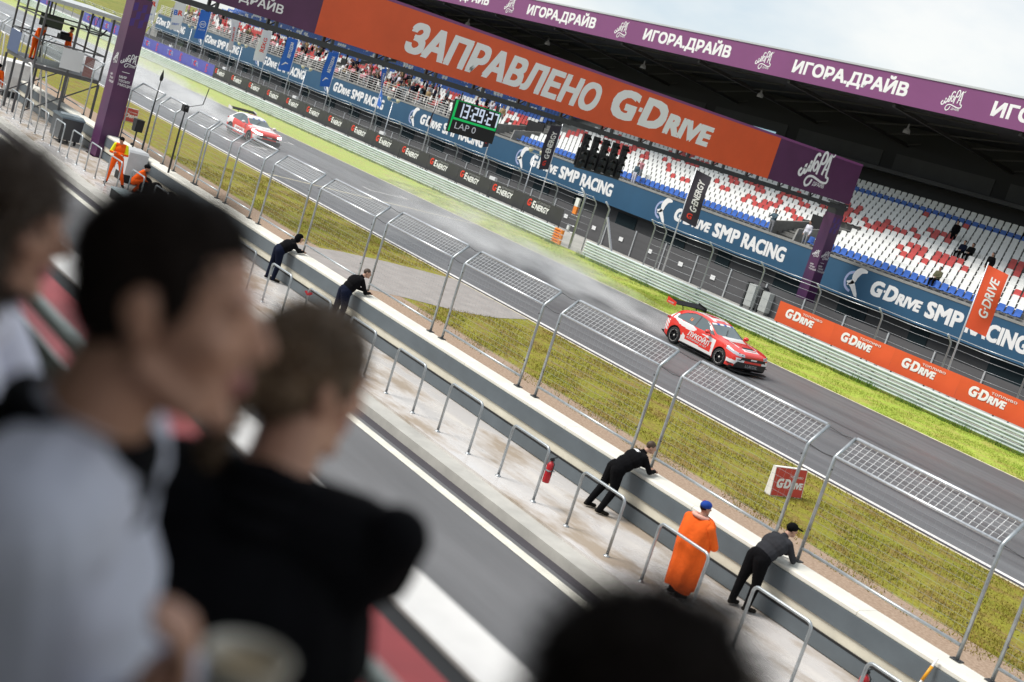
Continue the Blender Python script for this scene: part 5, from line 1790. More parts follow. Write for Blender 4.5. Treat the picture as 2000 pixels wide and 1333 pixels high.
for z in (BF + 1.05, BF + 1.95):
    for (p, q) in (((BX0, BY0), (BX1, BY0)), ((BX0, BY1), (BX1, BY1)), ((BX1, BY0), (BX1, BY1)), ((BX0, BY0), (BX0, BY1))):
        b = MB(); b.bar(bl(*p, z), bl(*q, z), .06); b.build('cross_rail', M['boothframe'], bo)
b = MB()
for (p, q) in (((BX1, BY0), (BX0, BY1)),):
    b.bar(bl(BX1, BY0, .6), bl(BX1, BY1, BF - .2), .05); b.bar(bl(BX0, BY0, .6), bl(BX0, BY1, BF - .2), .05)
b.build('leg_brace', M['boothframe'], bo)
for (y0_, y1_) in ((BY0 + .05, BY1 - .05),):
    b = MB(); bbox(b, BX1 - .004, BX1, y0_, (BY0 + BY1) / 2 - .05, BF + .05, BF + 1.0); b.build('side_film', M['boothglass'], bo)
b = MB(); bbox(b, BX0 + .06, BX0 + 1.9, BY0 - .045, BY0 - .04, BF, BF + .95); b.build('blue_screen', mat('blue_film', (.06, .09, .19), .4), bo)
b = MB(); bbox(b, BX1 + .045, BX1 + .06, 16.95, 17.85, 2.75, 3.62); b.build('white_board', M['paper'], bo)
b = MB(); bbox(b, BX1 + .045, BX1 + .06, 17.95, 18.35, 2.65, 3.5); b.build('tarp_edge', mat('faded_red_tarp', (.32, .16, .15), .7), bo)
# headset cluster hanging under the roof corner
b = MB()
for k in range(3):
    y = 17.75 + .22 * k
    b.tube([bl(BX1 + .1, y - .1, BR), bl(BX1 + .12, y, BR - .55), bl(BX1 + .1, y + .1, BR)], .014, 5)
b.tube([bl(BX1 + .12, 17.55, BR - .5), bl(BX1 + .14, 17.8, BR - .75), bl(BX1 + .14, 18.3, BR - .75), bl(BX1 + .12, 18.5, BR - .45)], .035, 6)
b.build('headset', M['black'], bo)
t = empty('monitor', (-61.0, 17.07, 4.1), 'black flat monitor facing sideways inside the raised booth', 'monitor')
b = MB(); b.box(-.04, .04, -.5, .5, 0, .56); b.build('case', M['black'], t)
b = MB(); b.box(.041, .044, -.46, .46, .04, .52); b.build('screen', M['glass'], t)
b = MB(); b.bar((0, 0, .56), (0, 0, 1.15), .05); b.build('hanger', M['boothframe'], t)
b = MB(); b.box(-.25, .25, -.25, .25, 0, .22); b.box(-.05, .05, -.2, .2, .22, .34)
o = b.build('control_box', M['black'], loc=(-61.5, 17.9, BF + 1.1)); tag(o, 'small dark control box on the booth rail behind the second marshal', 'box')
marshal((-60.0, 16.35, BF), -1.0, 'marshal in orange overalls and dark belt bending over in the raised booth', 'reach')
marshal((-62.1, 18.3, BF), -.6, 'marshal in orange overalls standing upright at the far side of the booth', 'stand')
marshal((-61.4, 15.5, .25), 1.0, 'person in orange cut by the left picture edge under the booth', 'stand')
# stair handrails: four white pipes
for k, (p, q) in enumerate((((-64.2, 16.4, .25), (-64.2, 16.1, 3.1)), ((-59.8, 17.2, .3), (-59.8, 16.6, 3.3)), ((-56.95, 16.1, .25), (-57.2, 15.65, 2.6)), ((-57.9, 17.0, .25), (-58.1, 16.5, 2.55)))):
    q = Vector(q); p = Vector(p)
    b = MB(); b.tube([(0, 0, 0), q - p, q - p + Vector((-.12, -.03, .06)), q - p + Vector((-.25, -.05, .04))], .038, 8)
    r = empty('handrail_pipe', p, ['white bent pipe leaning under the left of the booth', 'tallest white bent pipe leaning in the middle of the booth', 'white bent pipe reaching lowest, by the hoops', 'white bent pipe behind the dark bin'][k], 'pipe', 'white pipes at the booth')
    b.build('pipe', M['white_paint'], r)
    f = MB(); f.lathe([(.075, .001), (.075, .02), (.05, .03)], (0, 0, 0), 10); f.build('flange', M['steel'], r)
# dark bin with a shiny lid, pale machines and bags
r = empty('waste_bin', (-53.7, 16.55, .25), 'large dark grey wheeled bin with wet shiny lid left of the gantry foot', 'bin')
b = MB(); b.prism([(-.62, .16), (.62, .16), (.70, 1.0), (-.70, 1.0)], (0, -.42, 0), UX, UZ, (0, .84, 0)); b.build('body', mat('bin_plastic', (.05, .056, .062), .35, bump=.2, bscale=6), r)
b = MB(); b.prism([(-.74, 0), (.74, 0), (.70, .06), (.35, .13), (-.35, .13), (-.70, .06)], (0, -.46, 1.002), UX, UZ, (0, .92, 0)); b.build('lid', mat('bin_lid', (.10, .13, .15), .12), r)
for x in (-.5, .5):
    for y in (-.3, .3):
        b = MB(); b.lathe([(.0, -.03), (.09, -.03), (.09, .03), (0, .03)], (x, y, .09), 14, axis='y'); b.build('wheel', M['black'], r)
r = empty('generator', (-46.9, 17.0, .25), 'white boxy machine with small yellow label beside the standing marshal', 'machine')
b = MB(); b.prism([(-.55, .30), (.55, .30), (.55, 1.12), (.47, 1.2), (-.47, 1.2), (-.55, 1.12)], (0, -.36, 0), UX, UZ, (0, .72, 0)); b.build('case', mat('machine_grey', (.48, .49, .50), .5, var=.08), r)
b = MB(); b.box(-.5, .5, -.33, .33, .0, .298); b.build('base', M['black'], r)
b = MB(); b.box(.1, .26, -.366, -.361, .45, .62); b.build('warning_label', M['yellow'], r)
b = MB()
for k in range(6): b.box(-.45, -.05, -.366, -.361, .5 + .08 * k, .53 + .08 * k)
b.build('vent', M['darkmetal'], r)
r = empty('white_tank', (-66.0, 17.3, .25), 'big whitish ribbed tank at the left edge below the booth', 'tank')
b = MB(); b.prism([(-1.0, .3), (1.0, .3), (1.05, 1.0), (.9, 1.65), (-.9, 1.65), (-1.05, 1.0)], (0, -.6, 0), UX, UZ, (0, 1.2, 0)); b.build('body', M['white_paint'], r)
b = MB()
for k in range(5): b.box(-.9 + .42 * k, -.84 + .42 * k, -.64, -.601, .35, 1.6)
b.build('rib', M['steel'], r)
b = MB(); b.box(-.9, .9, -.5, .5, 0, .299); b.build('pallet', M['darkmetal'], r)
for k, (x, y, s) in enumerate(((-44.6, 16.8, .36), (-43.9, 16.95, .42), (-42.3, 16.9, .45), (-41.6, 17.05, .34))):
    g_ = Fig(); rr = random.Random(k)
    for j in range(6): g_.ell((rr.uniform(-.3, .3), rr.uniform(-.12, .12), .2 + rr.uniform(0, .2)), (s * .75, s * .55, s * .6), 'a')
    me = g_.fuse(.035, 3); me.materials.append(CL['black']); me.name = 'equipment_bag'
    o = bpy.data.objects.new('equipment_bag', me); COL.objects.link(o); o.location = (x, y, .25)
    tag(o, 'black equipment bag by the pit wall, ' + ['touching the white machine', 'second along from the white machine', 'third along from the white machine', 'farthest right of the bags'][k], 'bag', 'black bags along the pit wall')
r = empty('crate', (-41.9, 15.25, .25), 'low metal crate with pale blue lid on the platform edge behind the dark haired man', 'crate')
b = MB(); b.box(-.8, .8, -.22, .22, 0, .3); b.build('body', M['darkmetal'], r)
b = MB(); b.box(-.82, .82, -.24, .24, .302, .36); b.build('lid', mat('pale_lid', (.45, .55, .58), .3), r)
# camera masts clamped to the fence
for k, (x, zt) in enumerate(((-47.6, 4.3), (-44.6, 3.95))):
    r = empty('camera_mast', (x, 17.5, 1.2), ['thin mast with a pointed black cover, right of the purple gantry post', 'shorter mast with a small camera head and aerial'][k], 'mast', 'camera masts on the pit wall')
    b = MB(); b.tube([(0, 0, 0), (0, 0, 1.7), (.03, .02, zt - 1.5)], [.04, .035, .018], 6); b.build('pole', M['darkmetal'], r)
    if k == 0:
        b = MB(); b.lathe([(.01, 0), (.06, .06), (.07, .16), (.03, .34), (.005, .44)], (.03, .02, zt - 1.52), 8); b.build('cover', M['black'], r)
    else:
        b = MB(); b.box(-.12, .12, -.09, .09, zt - 1.75, zt - 1.52); b.ball((.14, .0, zt - 1.63), .07, 8); b.build('camera_head', M['black'], r)
        b = MB(); b.bar((.2, .5, zt - 1.35), (.25, .55, zt - .75), .025); b.bar((0, 0, zt - 1.6), (.2, .5, zt - 1.35), .02); b.build('aerial', M['darkmetal'], r)
r = empty('speaker_box', (-48.2, 17.35, 1.2), 'small black loudspeaker box on a bracket beside the gantry', 'loudspeaker')
b = MB(); b.prism([(-.16, .75), (.16, .75), (.2, 1.2), (-.2, 1.2)], (0, -.15, 0), UX, UZ, (0, .3, 0)); b.build('box', M['black'], r)
b = MB(); b.bar((0, 0, 0), (0, 0, .75), .05); b.ball((-.03, -.05, .25), .06, 6); b.build('bracket', M['darkmetal'], r)
# red foam brake boards on the grass
for k, (x, y, w_) in enumerate(((-20.85, 25.35, 1.16), (-70.3, 24.6, 1.1))):
    r = empty('foam_board', (x, y, 0), ['red foam marker board with white wordmark on the infield grass', 'red foam marker board far off, beside the near purple post'][k], 'marker board', 'red foam boards on the grass')
    b = MB(); b.prism([(-.10, 0), (.10, 0), (.0, .72), (-.10, .72)], (0, -w_ / 2, 0), UX, UZ, (0, w_, 0)); b.build('foam', M['white_paint'], r)
    n = Vector((.72, 0, .10)).normalized()
    v = Vector((-.10, 0, .72)).normalized()
    b = MB()
    o = Vector((.10, -w_ / 2 + .02, 0)) + n * .004 + v * .012
    b.quad(o, o + UY * (w_ - .04), o + UY * (w_ - .04) + v * .70, o + v * .70); f = b.build('front', M['foamred'], r)
    t = MB(); g_logo(t, o + UY * .14 + v * .2 + n * .003, UY, v, .24); put_text(t, "топливо", o + UY * .55 + v * .47 + n * .003, UY, v, .07, 0, 0, width=.48); t.build('lettering', M['white_ink'], f)
# fire extinguishers on the hoops, red tape, broom
for k, (x, y) in enumerate(((-18.12, 15.58), (-10.40, 15.62))):
    r = empty('fire_extinguisher', (x, y, .68), ['red fire extinguisher hanging on a hoop leg near the bare headed man', 'red fire extinguisher at the bottom edge of the picture'][k], 'extinguisher', 'red fire extinguishers on the hoops')
    r.scale = (.78, .78, .78)
    b = MB(); b.lathe([(.0, 0), (.085, .005), (.09, .03), (.09, .44), (.06, .50), (.03, .52), (.03, .55)], (0, 0, 0), 16); b.build('cylinder', M['red'], r)
    b = MB(); b.box(-.03, .03, -.05, .05, .552, .60); b.bar((0, -.05, .60), (0, .12, .64), .02); b.build('valve', M['black'], r)
    b = MB(); b.tube([(.03, 0, .57), (.12, 0, .5), (.12, .0, .2)], .012, 6); b.build('hose', M['black'], r)
    b = MB(); b.box(-.10, .10, -.10, .10, .30, .33); b.build('bracket', M['steel'], r)
b = MB(); b.bar((0, 0, 0), (.10, .03, .07), .07, .05); b.bar((-.12, -.02, .05), (0, 0, .0), .05, .04)
o = b.build('red_tape', CL['red'], loc=(-28.72, 15.5, 1.14)); tag(o, 'scrap of red and white tape tied to a pipe hoop', 'tape')
r = empty('broom', (-10.62, 17.0, .25), 'broom with white handle and yellow grip leaning on the wall at the bottom right', 'broom')
b = MB(); b.tube([(0, 0, .0), (.06, .40, 1.0)], .02, 8); b.build('handle', M['white_paint'], r)
b = MB(); b.tube([(.0378, .252, .63), (.0522, .348, .87)], .026, 8); b.build('grip', M['yellow'], r)
b = MB(); b.box(-.16, .16, -.04, .04, .0, .07); b.build('head', M['yellow'], r)

# ------------------------------------------------------------------ spectators in the stand
def spect_mesh(pose, seed):
    F = Fig(); V = Vector
    if pose == 'sit':
        hd = V((0, .02, 1.18)); hip, chest, neck = V((0, 0, .50)), V((0, 0, .80)), V((0, 0, 1.0))
        sh = (V((-.19, 0, .96)), V((.19, 0, .96))); el = (V((-.25, .08, .72)), V((.25, .08, .72))); wr = (V((-.1, .28, .66)), V((.1, .28, .66)))
        hj = (V((-.1, .02, .48)), V((.1, .02, .48))); kn = (V((-.13, .42, .50)), V((.13, .42, .50))); an = (V((-.12, .44, .085)), V((.12, .44, .085))); toe = (V((-.12, .58, .04)), V((.12, .58, .04)))
    else:
        hd = V((0, .03, 1.60)); hip, chest, neck = V((0, 0, .93)), V((0, 0, 1.22)), V((0, 0, 1.42))
        sh = (V((-.19, 0, 1.38)), V((.19, 0, 1.38)))
        if pose == 'lean': el = (V((-.27, .2, 1.14)), V((.27, .2, 1.14))); wr = (V((-.12, .4, 1.1)), V((.12, .4, 1.1)))
        elif pose == 'photo': el = (V((-.26, .2, 1.3)), V((.26, .2, 1.3))); wr = (V((-.06, .26, 1.52)), V((.06, .26, 1.52)))
        else: el = (V((-.25, -.02, 1.12)), V((.25, -.02, 1.12))); wr = (V((-.24, .07, .88)), V((.24, .07, .88)))
        hj = (V((-.1, 0, .92)), V((.1, 0, .92))); kn = (V((-.12, .02, .49)), V((.12, .02, .49))); an = (V((-.13, 0, .085)), V((.13, 0, .085))); toe = (V((-.15, .15, .04)), V((.15, .15, .04)))
    body(F, hip, chest, neck, hd, V((0, 1, -.1)), sh, el, wr, hj, kn, an, toe, 1.0, fat=1.12, fingers=False)
    me = F.fuse(.034, 2)
    names = ['top', 'legs', 'skin', 'shoe', 'hair']
    for k in names: me.materials.append(None)
    for f in me.polygons:
        k = F.key(f.center)
        if k == 'hair' and (f.center.y - hd.y) > .045 and f.center.z < hd.z + .05: k = 'skin'
        f.material_index = names.index(k); f.use_smooth = True
    me.name = 'person'
    return me
SP = {p: spect_mesh(p, 1) for p in ('stand', 'lean', 'sit', 'photo')}
def spectator(x, n, pose, top, legs, label, hair=None, dy=.2, yaw=0, group='spectators in the grandstand', s=1.0):
    y = Y0 + TR * n + dy if n >= 0 else FY + .5
    z = Z0 + RI * n if n >= 0 else 4.0
    o = bpy.data.objects.new('person', SP[pose]); COL.objects.link(o)
    o.location = (x, y, z); o.rotation_euler = (0, 0, math.pi + yaw); o.scale = (s, s, s)
    for i, m_ in enumerate((CL[top], CL[legs], SKIN, CL['shoe'], hair or HAIRD)):
        o.material_slots[i].link = 'OBJECT'; o.material_slots[i].material = m_
    return tag(o, label, 'person', group)
right = [(-58.9, 0, 'lean', 'teal', 'grey', 'spectator in slate jacket leaning at the parapet right of the stand stair'), (-55.9, 0, 'stand', 'white', 'grey', 'spectator in white at the parapet left of the far purple post', ),
         (-66.6, 0, 'stand', 'olive', 'grey', 'spectator in olive at the parapet left of the stand stair'), (-73.6, 1, 'photo', 'pink', 'grey', 'spectator in pink standing right of the start lights'), (-73.0, 0, 'stand', 'teal', 'white', 'spectator in slate and pale trousers beside the one in pink'),
         (-46.5, 1, 'sit', 'olive', 'black', 'spectator sitting low above the parapet bird emblem'), (-46.0, 5, 'stand', 'black', 'black', 'spectator in black standing among white and red seats mid stand'),
         (-51.5, 9, 'stand', 'black', 'black', 'spectator all in black standing high in the stand beside the far purple post'), (-49.3, 7, 'sit', 'navy', 'black', 'dark clad spectator of a pair seated in the red seats, left one'), (-48.7, 7, 'sit', 'black', 'black', 'dark clad spectator of a pair seated in the red seats, right one'),
         (-35.9, 1, 'stand', 'sand', 'black', 'spectator in sand coat at the right edge behind the orange flag'), (-35.3, 0, 'lean', 'grey', 'black', 'spectator in grey at the right edge below the one in sand coat')]
for q in right: spectator(*q)
rg = random.Random(11)
tops = ['black', 'navy', 'red', 'white', 'grey', 'pink', 'olive', 'teal', 'sand', 'dkgrey']
WORDS = {'black': 'black', 'navy': 'navy', 'red': 'red', 'white': 'white', 'grey': 'grey', 'pink': 'pink', 'olive': 'olive', 'teal': 'slate blue', 'sand': 'sand coloured', 'dkgrey': 'charcoal'}
UNIT = [(-175, 'under the white lettered flag'), (-150, 'around the ring emblem flag'), (-136, 'around the curling white flags'), (-124, 'behind the blue lettered flag'), (-110, 'beside the stair in the crowd'), (-99, 'near the lap clock')]
for k in range(190):
    x = rg.choice([rg.uniform(-172, -130), rg.uniform(-140, -104), rg.uniform(-124, -95)])
    if any(a - .3 < x < c + .3 for a, c in gap): continue
    n = rg.choice([0, 0, 0, 1, 1, 2, 2, 3, 3, 4, 5])
    pose = 'lean' if n == 0 and rg.random() < .6 else rg.choice(['stand', 'photo', 'stand', 'sit'])
    tp = rg.choice(tops)
    where = [w_ for x0, w_ in UNIT if x >= x0][-1]
    doing = {'lean': 'leaning on white railing', 'stand': 'standing', 'photo': 'with raised hands', 'sit': 'seated'}[pose]
    spectator(x, n, pose, tp, rg.choice(['navy', 'black', 'grey']), '%s topped spectator %s, %s' % (WORDS[tp], doing, where), rg.choice([HAIRD, HAIRB]), rg.uniform(.1, .4), rg.uniform(-.5, .5), 'crowd in the left half of the grandstand', rg.uniform(.94, 1.04))
# ------------------------------------------------------------------ balcony of the pit building, where the photographer stands
FL = 5.15
pb = empty('pit_building', (0, 0, 0), 'pit building balcony with pipe handrail, red ledge and white coping', 'building')
b = MB(); b.box(-30, 14, -3.0, 1.34, FL - .3, FL); b.build('balcony_floor', M['concrete_dark'], pb)
b = MB(); b.box(-30, 14, -3.3, -3.002, 0, 9.0); b.build('back_wall', M['concrete'], pb)
b = MB(); b.box(-30, 14, -3.0, .3, 8.6, 8.9); b.build('canopy', M['concrete_dark'], pb)
b = MB(); b.box(-30, 14, -3.0, 1.30, 0, FL - .302); b.build('lower_wall', M['concrete'], pb)
M['pipe_pale'] = mat('handrail_pale', (.46, .50, .46), .4, .3)
b = MB(); b.tube([(-30, 1.24, 6.12), (14, 1.24, 6.12)], .024, 10); b.build('handrail', M['pipe_pale'], pb)
for k in range(30):
    b = MB(); b.tube([(-29 + 1.45 * k, 1.24, FL + .001), (-29 + 1.45 * k, 1.24, 6.10)], .02, 8); b.build('baluster', M['pipe_pale'], pb)
M['balglass'] = mat('balustrade_glass', (.36, .40, .34), .25)
b = MB(); b.box(-30, 14, 1.26, 1.272, FL + .05, 6.02); b.build('glass_panel', M['balglass'], pb)
M['redledge'] = mat('red_ledge', (.30, .028, .032), .5, var=.25, vscale=1.5)
b = MB(); b.box(-30, 14, 1.9, 2.62, 5.05, 5.24); b.build('red_ledge', M['redledge'], pb)
b = MB(); b.box(-30, 14, 2.622, 2.78, 5.0, 5.20); b.build('black_gap', M['black'], pb)
b = MB(); b.box(-30, 14, 2.782, 3.05, 4.9, 5.215); b.build('white_coping', M['white_paint'], pb)
b = MB(); b.box(-30, 14, 1.302, 2.99, 4.7, 4.898); b.build('ledge_slab', M['concrete_dark'], pb)

# ------------------------------------------------------------------ spectators beside the camera
LIP = mat('lips', (.38, .13, .13), .45)
SKIN2 = mat('skin_warm', (.47, .25, .17), .55, var=.08, vscale=25)
HAIRL = mat('light_brown_hair', (.13, .078, .04), .55, var=.5, vscale=8, stretch=(1, 1, 5))
SHIRT = mat('pale_lilac_shirt', (.50, .51, .60), .8, var=.05, vscale=6, bump=.3, bscale=7)

def close_head(F, c, f, up, s=1.0, female=False):
    f = f.normalized(); up = (up - f * up.dot(f)).normalized(); r = f.cross(up)
    rot = Matrix((r, f, up)).transposed()
    L = lambda x, y, z: c + (r * x + f * y + up * z) * s
    E = lambda x, y, z, rad, k='skin': F.ell(L(x, y, z), tuple(q * s for q in rad), k, rot, 22)
    E(0, -.008, .042, (.074, .096, .086))              # cranium
    E(0, .030, -.01, (.062, .070, .085))               # face mass
    E(0, .040, -.075, (.047, .052, .045))              # lower jaw
    E(0, .082, -.108, (.022, .018, .018))              # chin
    for e in (-1, 1):
        E(.040 * e, .055, -.02, (.024, .030, .024))    # cheekbone
        E(.030 * e, .084, .030, (.022, .014, .009))    # brow ridge
        E(.030 * e, .084, .010, (.012, .008, .008), 'eye')  # eyelid
        F.cap(L(.052 * e, -.005, -.055), L(.030 * e, .055, -.098), .020 * s, .018 * s, 'skin')
        E(.076 * e, -.012, .0, (.007, .020, .033))     # ear
        E(.080 * e, -.018, .008, (.006, .017, .022)); E(.078 * e, -.006, -.026, (.006, .010, .010))
        E(.012 * e, .104, -.032, (.008, .012, .008))   # nostril
    F.cap(L(0, .090, .022), L(0, .116, -.022), .009 * s, .0125 * s, 'skin', 12)
    E(0, .096, -.060, (.022, .012, .0065), 'lip'); E(0, .094, -.072, (.020, .012, .0075), 'lip')
    E(0, .088, -.048, (.02, .012, .010))
    return L, rot

def tufts(root, ln):
    """short locks standing off the hair mass so that its outline breaks up"""
    for o in [c for c in KIDS[root.name] if c.name.startswith('hair')]:
        rr = random.Random(4)
        me = o.data
        b = MB()
        polys = me.polygons
        for j in range(5200):
            f = polys[rr.randrange(len(polys))]
            c, n = f.center, f.normal
            t = Vector((rr.uniform(-1, 1), rr.uniform(-1, 1), rr.uniform(-1.2, .3)))
            t = (t - n * t.dot(n)).normalized()
            d = (n * rr.uniform(.2, .8) + t).normalized()
            s_ = n.cross(d).normalized() * .0016
            L_ = ln * rr.uniform(.6, 1.5)
            b.add([c - s_, c + s_, c + d * L_], [(0, 1, 2)])
        b.build('locks', me.materials[0], o)

def near_person(name_label, headpos, f, base_yaw, palette, hair, extra=None, s=1.0, floor=FL, torso=True, jacket_fat=1.12, arms=None, hairfn=None, hairlen=.012, skin=SKIN2, voxel=.006):
    """a full figure seen from close by; head centre and gaze given, the body hangs below it"""
    hp = Vector(headpos)
    root = empty('person', (hp.x, hp.y, floor), name_label, 'person', 'spectators beside the camera')
    o0 = Vector((hp.x, hp.y, floor))
    F = Fig(); V = Vector
    bf = V((-math.sin(base_yaw), math.cos(base_yaw), 0)); br = V((bf.y, -bf.x, 0))
    H = hp.z - floor                        # height of head centre
    hd = V((0, 0, H))
    P = lambda x, y, z: br * x + bf * y + V((0, 0, z))
    k = H / 1.56
    neck = hd + P(0, -.055, -.165 * k); chest = P(0, -.07, 1.16 * k); hip = P(0, -.06, .90 * k)
    sh = (P(-.19 * k, -.06, 1.335 * k), P(.19 * k, -.06, 1.335 * k))
    el, wr = arms(P, k) if arms else ((P(-.27 * k, -.08, 1.05 * k), P(.27 * k, -.08, 1.05 * k)), (P(-.24, .10, .86 * k), P(.24, .10, .86 * k)))
    hj = (P(-.1, -.06, .9 * k), P(.1, -.06, .9 * k)); kn = (P(-.11, -.03, .48 * k), P(.11, -.03, .48 * k)); an = (P(-.12, -.08, .085), P(.12, -.08, .085)); toe = (P(-.13, .08, .04), P(.13, .08, .04))
    ax = br; rot = Matrix((br, bf, V((0, 0, 1)))).transposed()
    F.ell(hip, (.17 * k * jacket_fat, .125 * k * jacket_fat, .15 * k), 'legs', rot)
    F.ell(hip.lerp(chest, .55), (.165 * k * jacket_fat, .125 * k * jacket_fat, .24 * k), 'top', rot)
    F.ell(chest, (.195 * k * jacket_fat, .13 * k * jacket_fat, .21 * k), 'top', rot)
    F.cap(sh[0].lerp(sh[1], .10), sh[0].lerp(sh[1], .90), .078 * k * jacket_fat, .078 * k * jacket_fat, 'top')
    F.cap(neck + P(0, -.01, -.05), hd + P(0, -.02, -.05), .064 * k, .056 * k, 'skin')
    F.cap(neck + P(0, -.015, -.055), neck + P(0, -.012, -.015), .088 * k, .074 * k, 'top')
    for a_, b_ in ((sh[0], neck), (sh[1], neck)): F.cap(a_, V(b_) + P(0, -.02, -.05), .07 * k, .07 * k, 'top')
    for i in (0, 1):
        F.cap(sh[i], el[i], .074 * k * (.5 + .5 * jacket_fat), .052 * k * (.5 + .5 * jacket_fat), 'top'); F.cap(el[i], wr[i], .051 * k * (.5 + .5 * jacket_fat), .04 * k, 'top')
        F.cap(hj[i], kn[i], .1, .068, 'legs'); F.cap(kn[i], an[i], .068, .05, 'legs')
        F.cap(V(an[i]) - V((0, 0, .02)), toe[i], .045, .036, 'shoe')
        d = (V(wr[i]) - V(el[i])).normalized()
        hand(F, V(wr[i]) + d * .015, d, V((0, 0, 1)) if abs(d.z) < .8 else bf, 1 if i else -1, .45 if i == 0 else .75)
    L, hrot = close_head(F, hd, V(f), V((0, 0, 1)), k * .98)
    names = dict(palette); names.setdefault('skin', skin); names.setdefault('lip', LIP); names.setdefault('eye', skin); names.setdefault('shoe', CL['shoe']); names.setdefault('collar', palette['top'])
    body_o = F.build('body', names, root, voxel, 4)
    G = Fig(); hair(G, L, hrot, k)
    G.build('hair', {'h': palette['hairmat']} if 'hairmat' in palette else {'h': HAIRD}, root, .006, 3)
    if extra: extra(root, P, k, hd)
    tufts(root, hairlen)
    if 'collar' in palette:
        b = MB()
        for q, (rr, zz) in enumerate(((.082, -.055), (.078, -.02), (.071, .012))):
            c_ = neck + P(0, -.012 + .006 * q, zz)
            b.tube([c_ + P(rr * k * math.cos(t), rr * 1.05 * k * math.sin(t), .018 * math.sin(-t)) for t in [2 * math.pi * j / 20 for j in range(20)]], .022 * k, 8, closed=True)
        b.build('collar', palette['collar'], root)
    return root, wr, P

def hair_short(G, L, rot, k):
    for q, r in (((0, -.016, .048), (.0765, .094, .085)), ((0, -.046, .010), (.069, .057, .072)), ((0, .018, .080), (.060, .058, .050))):
        G.ell(L(*q), tuple(x * k for x in r), 'h', rot, 22)
    for e in (-1, 1): G.ell(L(.066 * e, -.035, .02), (.014 * k, .035 * k, .055 * k), 'h', rot); G.ell(L(.070 * e, .014, .028), (.008 * k, .018 * k, .034 * k), 'h', rot)
def hair_bun(G, L, rot, k):
    G.ell(L(0, -.016, .048), (.080 * k, .097 * k, .089 * k), 'h', rot, 22); G.ell(L(0, -.06, .0), (.070 * k, .055 * k, .07 * k), 'h', rot)
    G.ell(L(0, -.125, .01), (.042 * k, .040 * k, .042 * k), 'h', rot)
    for j in range(7): 
        a = j * .9
        G.cap(L(.025 * math.cos(a), -.13, .01 + .025 * math.sin(a)), L(.03 * math.cos(a), -.145, -.09 - .012 * j), .014 * k, .007 * k, 'h')
def hair_long(G, L, rot, k):
    G.ell(L(0, -.014, .048), (.083 * k, .10 * k, .092 * k), 'h', rot, 22)
    for e in (-1, 1):
        G.cap(L(.066 * e, .02, .05), L(.075 * e, .015, -.14), .024 * k, .028 * k, 'h'); G.cap(L(.06 * e, -.04, .03), L(.065 * e, -.05, -.18), .035 * k, .03 * k, 'h')
    G.cap(L(0, -.06, .0), L(0, -.07, -.18), .06 * k, .045 * k, 'h')
def hair_full(G, L, rot, k):
    G.ell(L(0, -.012, .050), (.088 * k, .105 * k, .095 * k), 'h', rot, 22); G.ell(L(0, -.05, -.01), (.08 * k, .06 * k, .08 * k), 'h', rot)
    for j in range(40):
        a, t = j * 2.4, .2 + 1.2 * (j / 40)
        p = (.085 * math.sin(t) * math.cos(a), -.012 + .10 * math.sin(t) * math.sin(a), .055 + .09 * math.cos(t))
        G.ell(L(*p), (.016 * k, .016 * k, .012 * k), 'h', rot, 8)

# man in profile with a paper cup
def man_arms(P, k):
    o0 = Vector((MAN.x, MAN.y, FL))
    return ((P(-.26, -.02, 1.08 * k), Vector((-1.25, .50, 6.16)) - o0), (P(-.12, .24, 1.02 * k), Vector((-1.185, .575, 6.375)) - o0))
def man_extra(root, P, k, hd): pass
MAN = Vector((-1.396, .585, 6.766))
gaze = Vector((.50, .86, .05))
man, mwr, MP = near_person('man in pale lilac shirt seen in profile, dark cropped hair, holding a paper cup', MAN, gaze, math.atan2(-.50, .86), {'top': SHIRT, 'legs': CL['navy'], 'collar': CL['black'], 'hairmat': HAIRD}, hair_short, man_extra, jacket_fat=1.2, arms=man_arms, voxel=.005)
cup = empty('paper_cup', Vector((-1.065, .622, 6.448)), 'pale paper cup with cream drink held by the man in profile', 'cup')
b = MB(); b.lathe([(.0, -.05), (.030, -.05), (.042, .062), (.045, .066), (.043, .068), (.040, .062)], (0, 0, 0), 28); b.build('cup_body', mat('cup_paper', (.66, .62, .54), .6), cup)
b = MB(); b.lathe([(0, .045), (.0395, .045)], (0, 0, 0), 24); b.build('drink', mat('milky_coffee', (.42, .30, .16), .3), cup)

WA_W = Vector((-1.545, 1.085, 6.440)); WB_W = Vector((-1.575, 1.03, 6.28))
WOM = Vector((-1.745, .985, FL))
def wide_arms(P, k): return ((P(-.30, .02, 1.06 * k), WA), (P(-.14, .26, 1.00 * k), WB))
WA = WA_W - WOM; WB = WB_W - WOM
# woman with tied brown hair, black jacket
def rail_arms(P, k): return ((P(-.28, .10, 1.06 * k), P(.28, .10, 1.06 * k)), (P(-.16, .30, 1.00 * k), P(.16, .30, 1.0 * k)))
near_person('woman with tied brown hair and black jacket turned away towards the track', (-1.745, .985, 6.60), Vector((-.12, .99, -.05)), .88, {'top': CL['black'], 'legs': CL['black'], 'collar': CL['black'], 'hairmat': HAIRL}, hair_bun, jacket_fat=1.26, arms=wide_arms, hairlen=.022)
# woman at the left edge
near_person('woman with long dark hair and white shirt at the left picture edge', (-2.327, .655, 6.65), Vector((.55, .83, -.05)), math.atan2(-.5, .86), {'top': mat('white_blouse', (.68, .68, .80), .8, bump=.3, bscale=8), 'legs': CL['navy'], 'hairmat': HAIRB}, hair_long, arms=rail_arms, hairlen=.04)
# dark head at the bottom of the picture
near_person('person of whom only a mop of black hair shows at the bottom edge', (-.683, .755, 6.628), Vector((-.3, .95, -.2)), .3, {'top': CL['black'], 'legs': CL['black'], 'hairmat': HAIRD}, hair_full, arms=rail_arms, hairlen=.035)

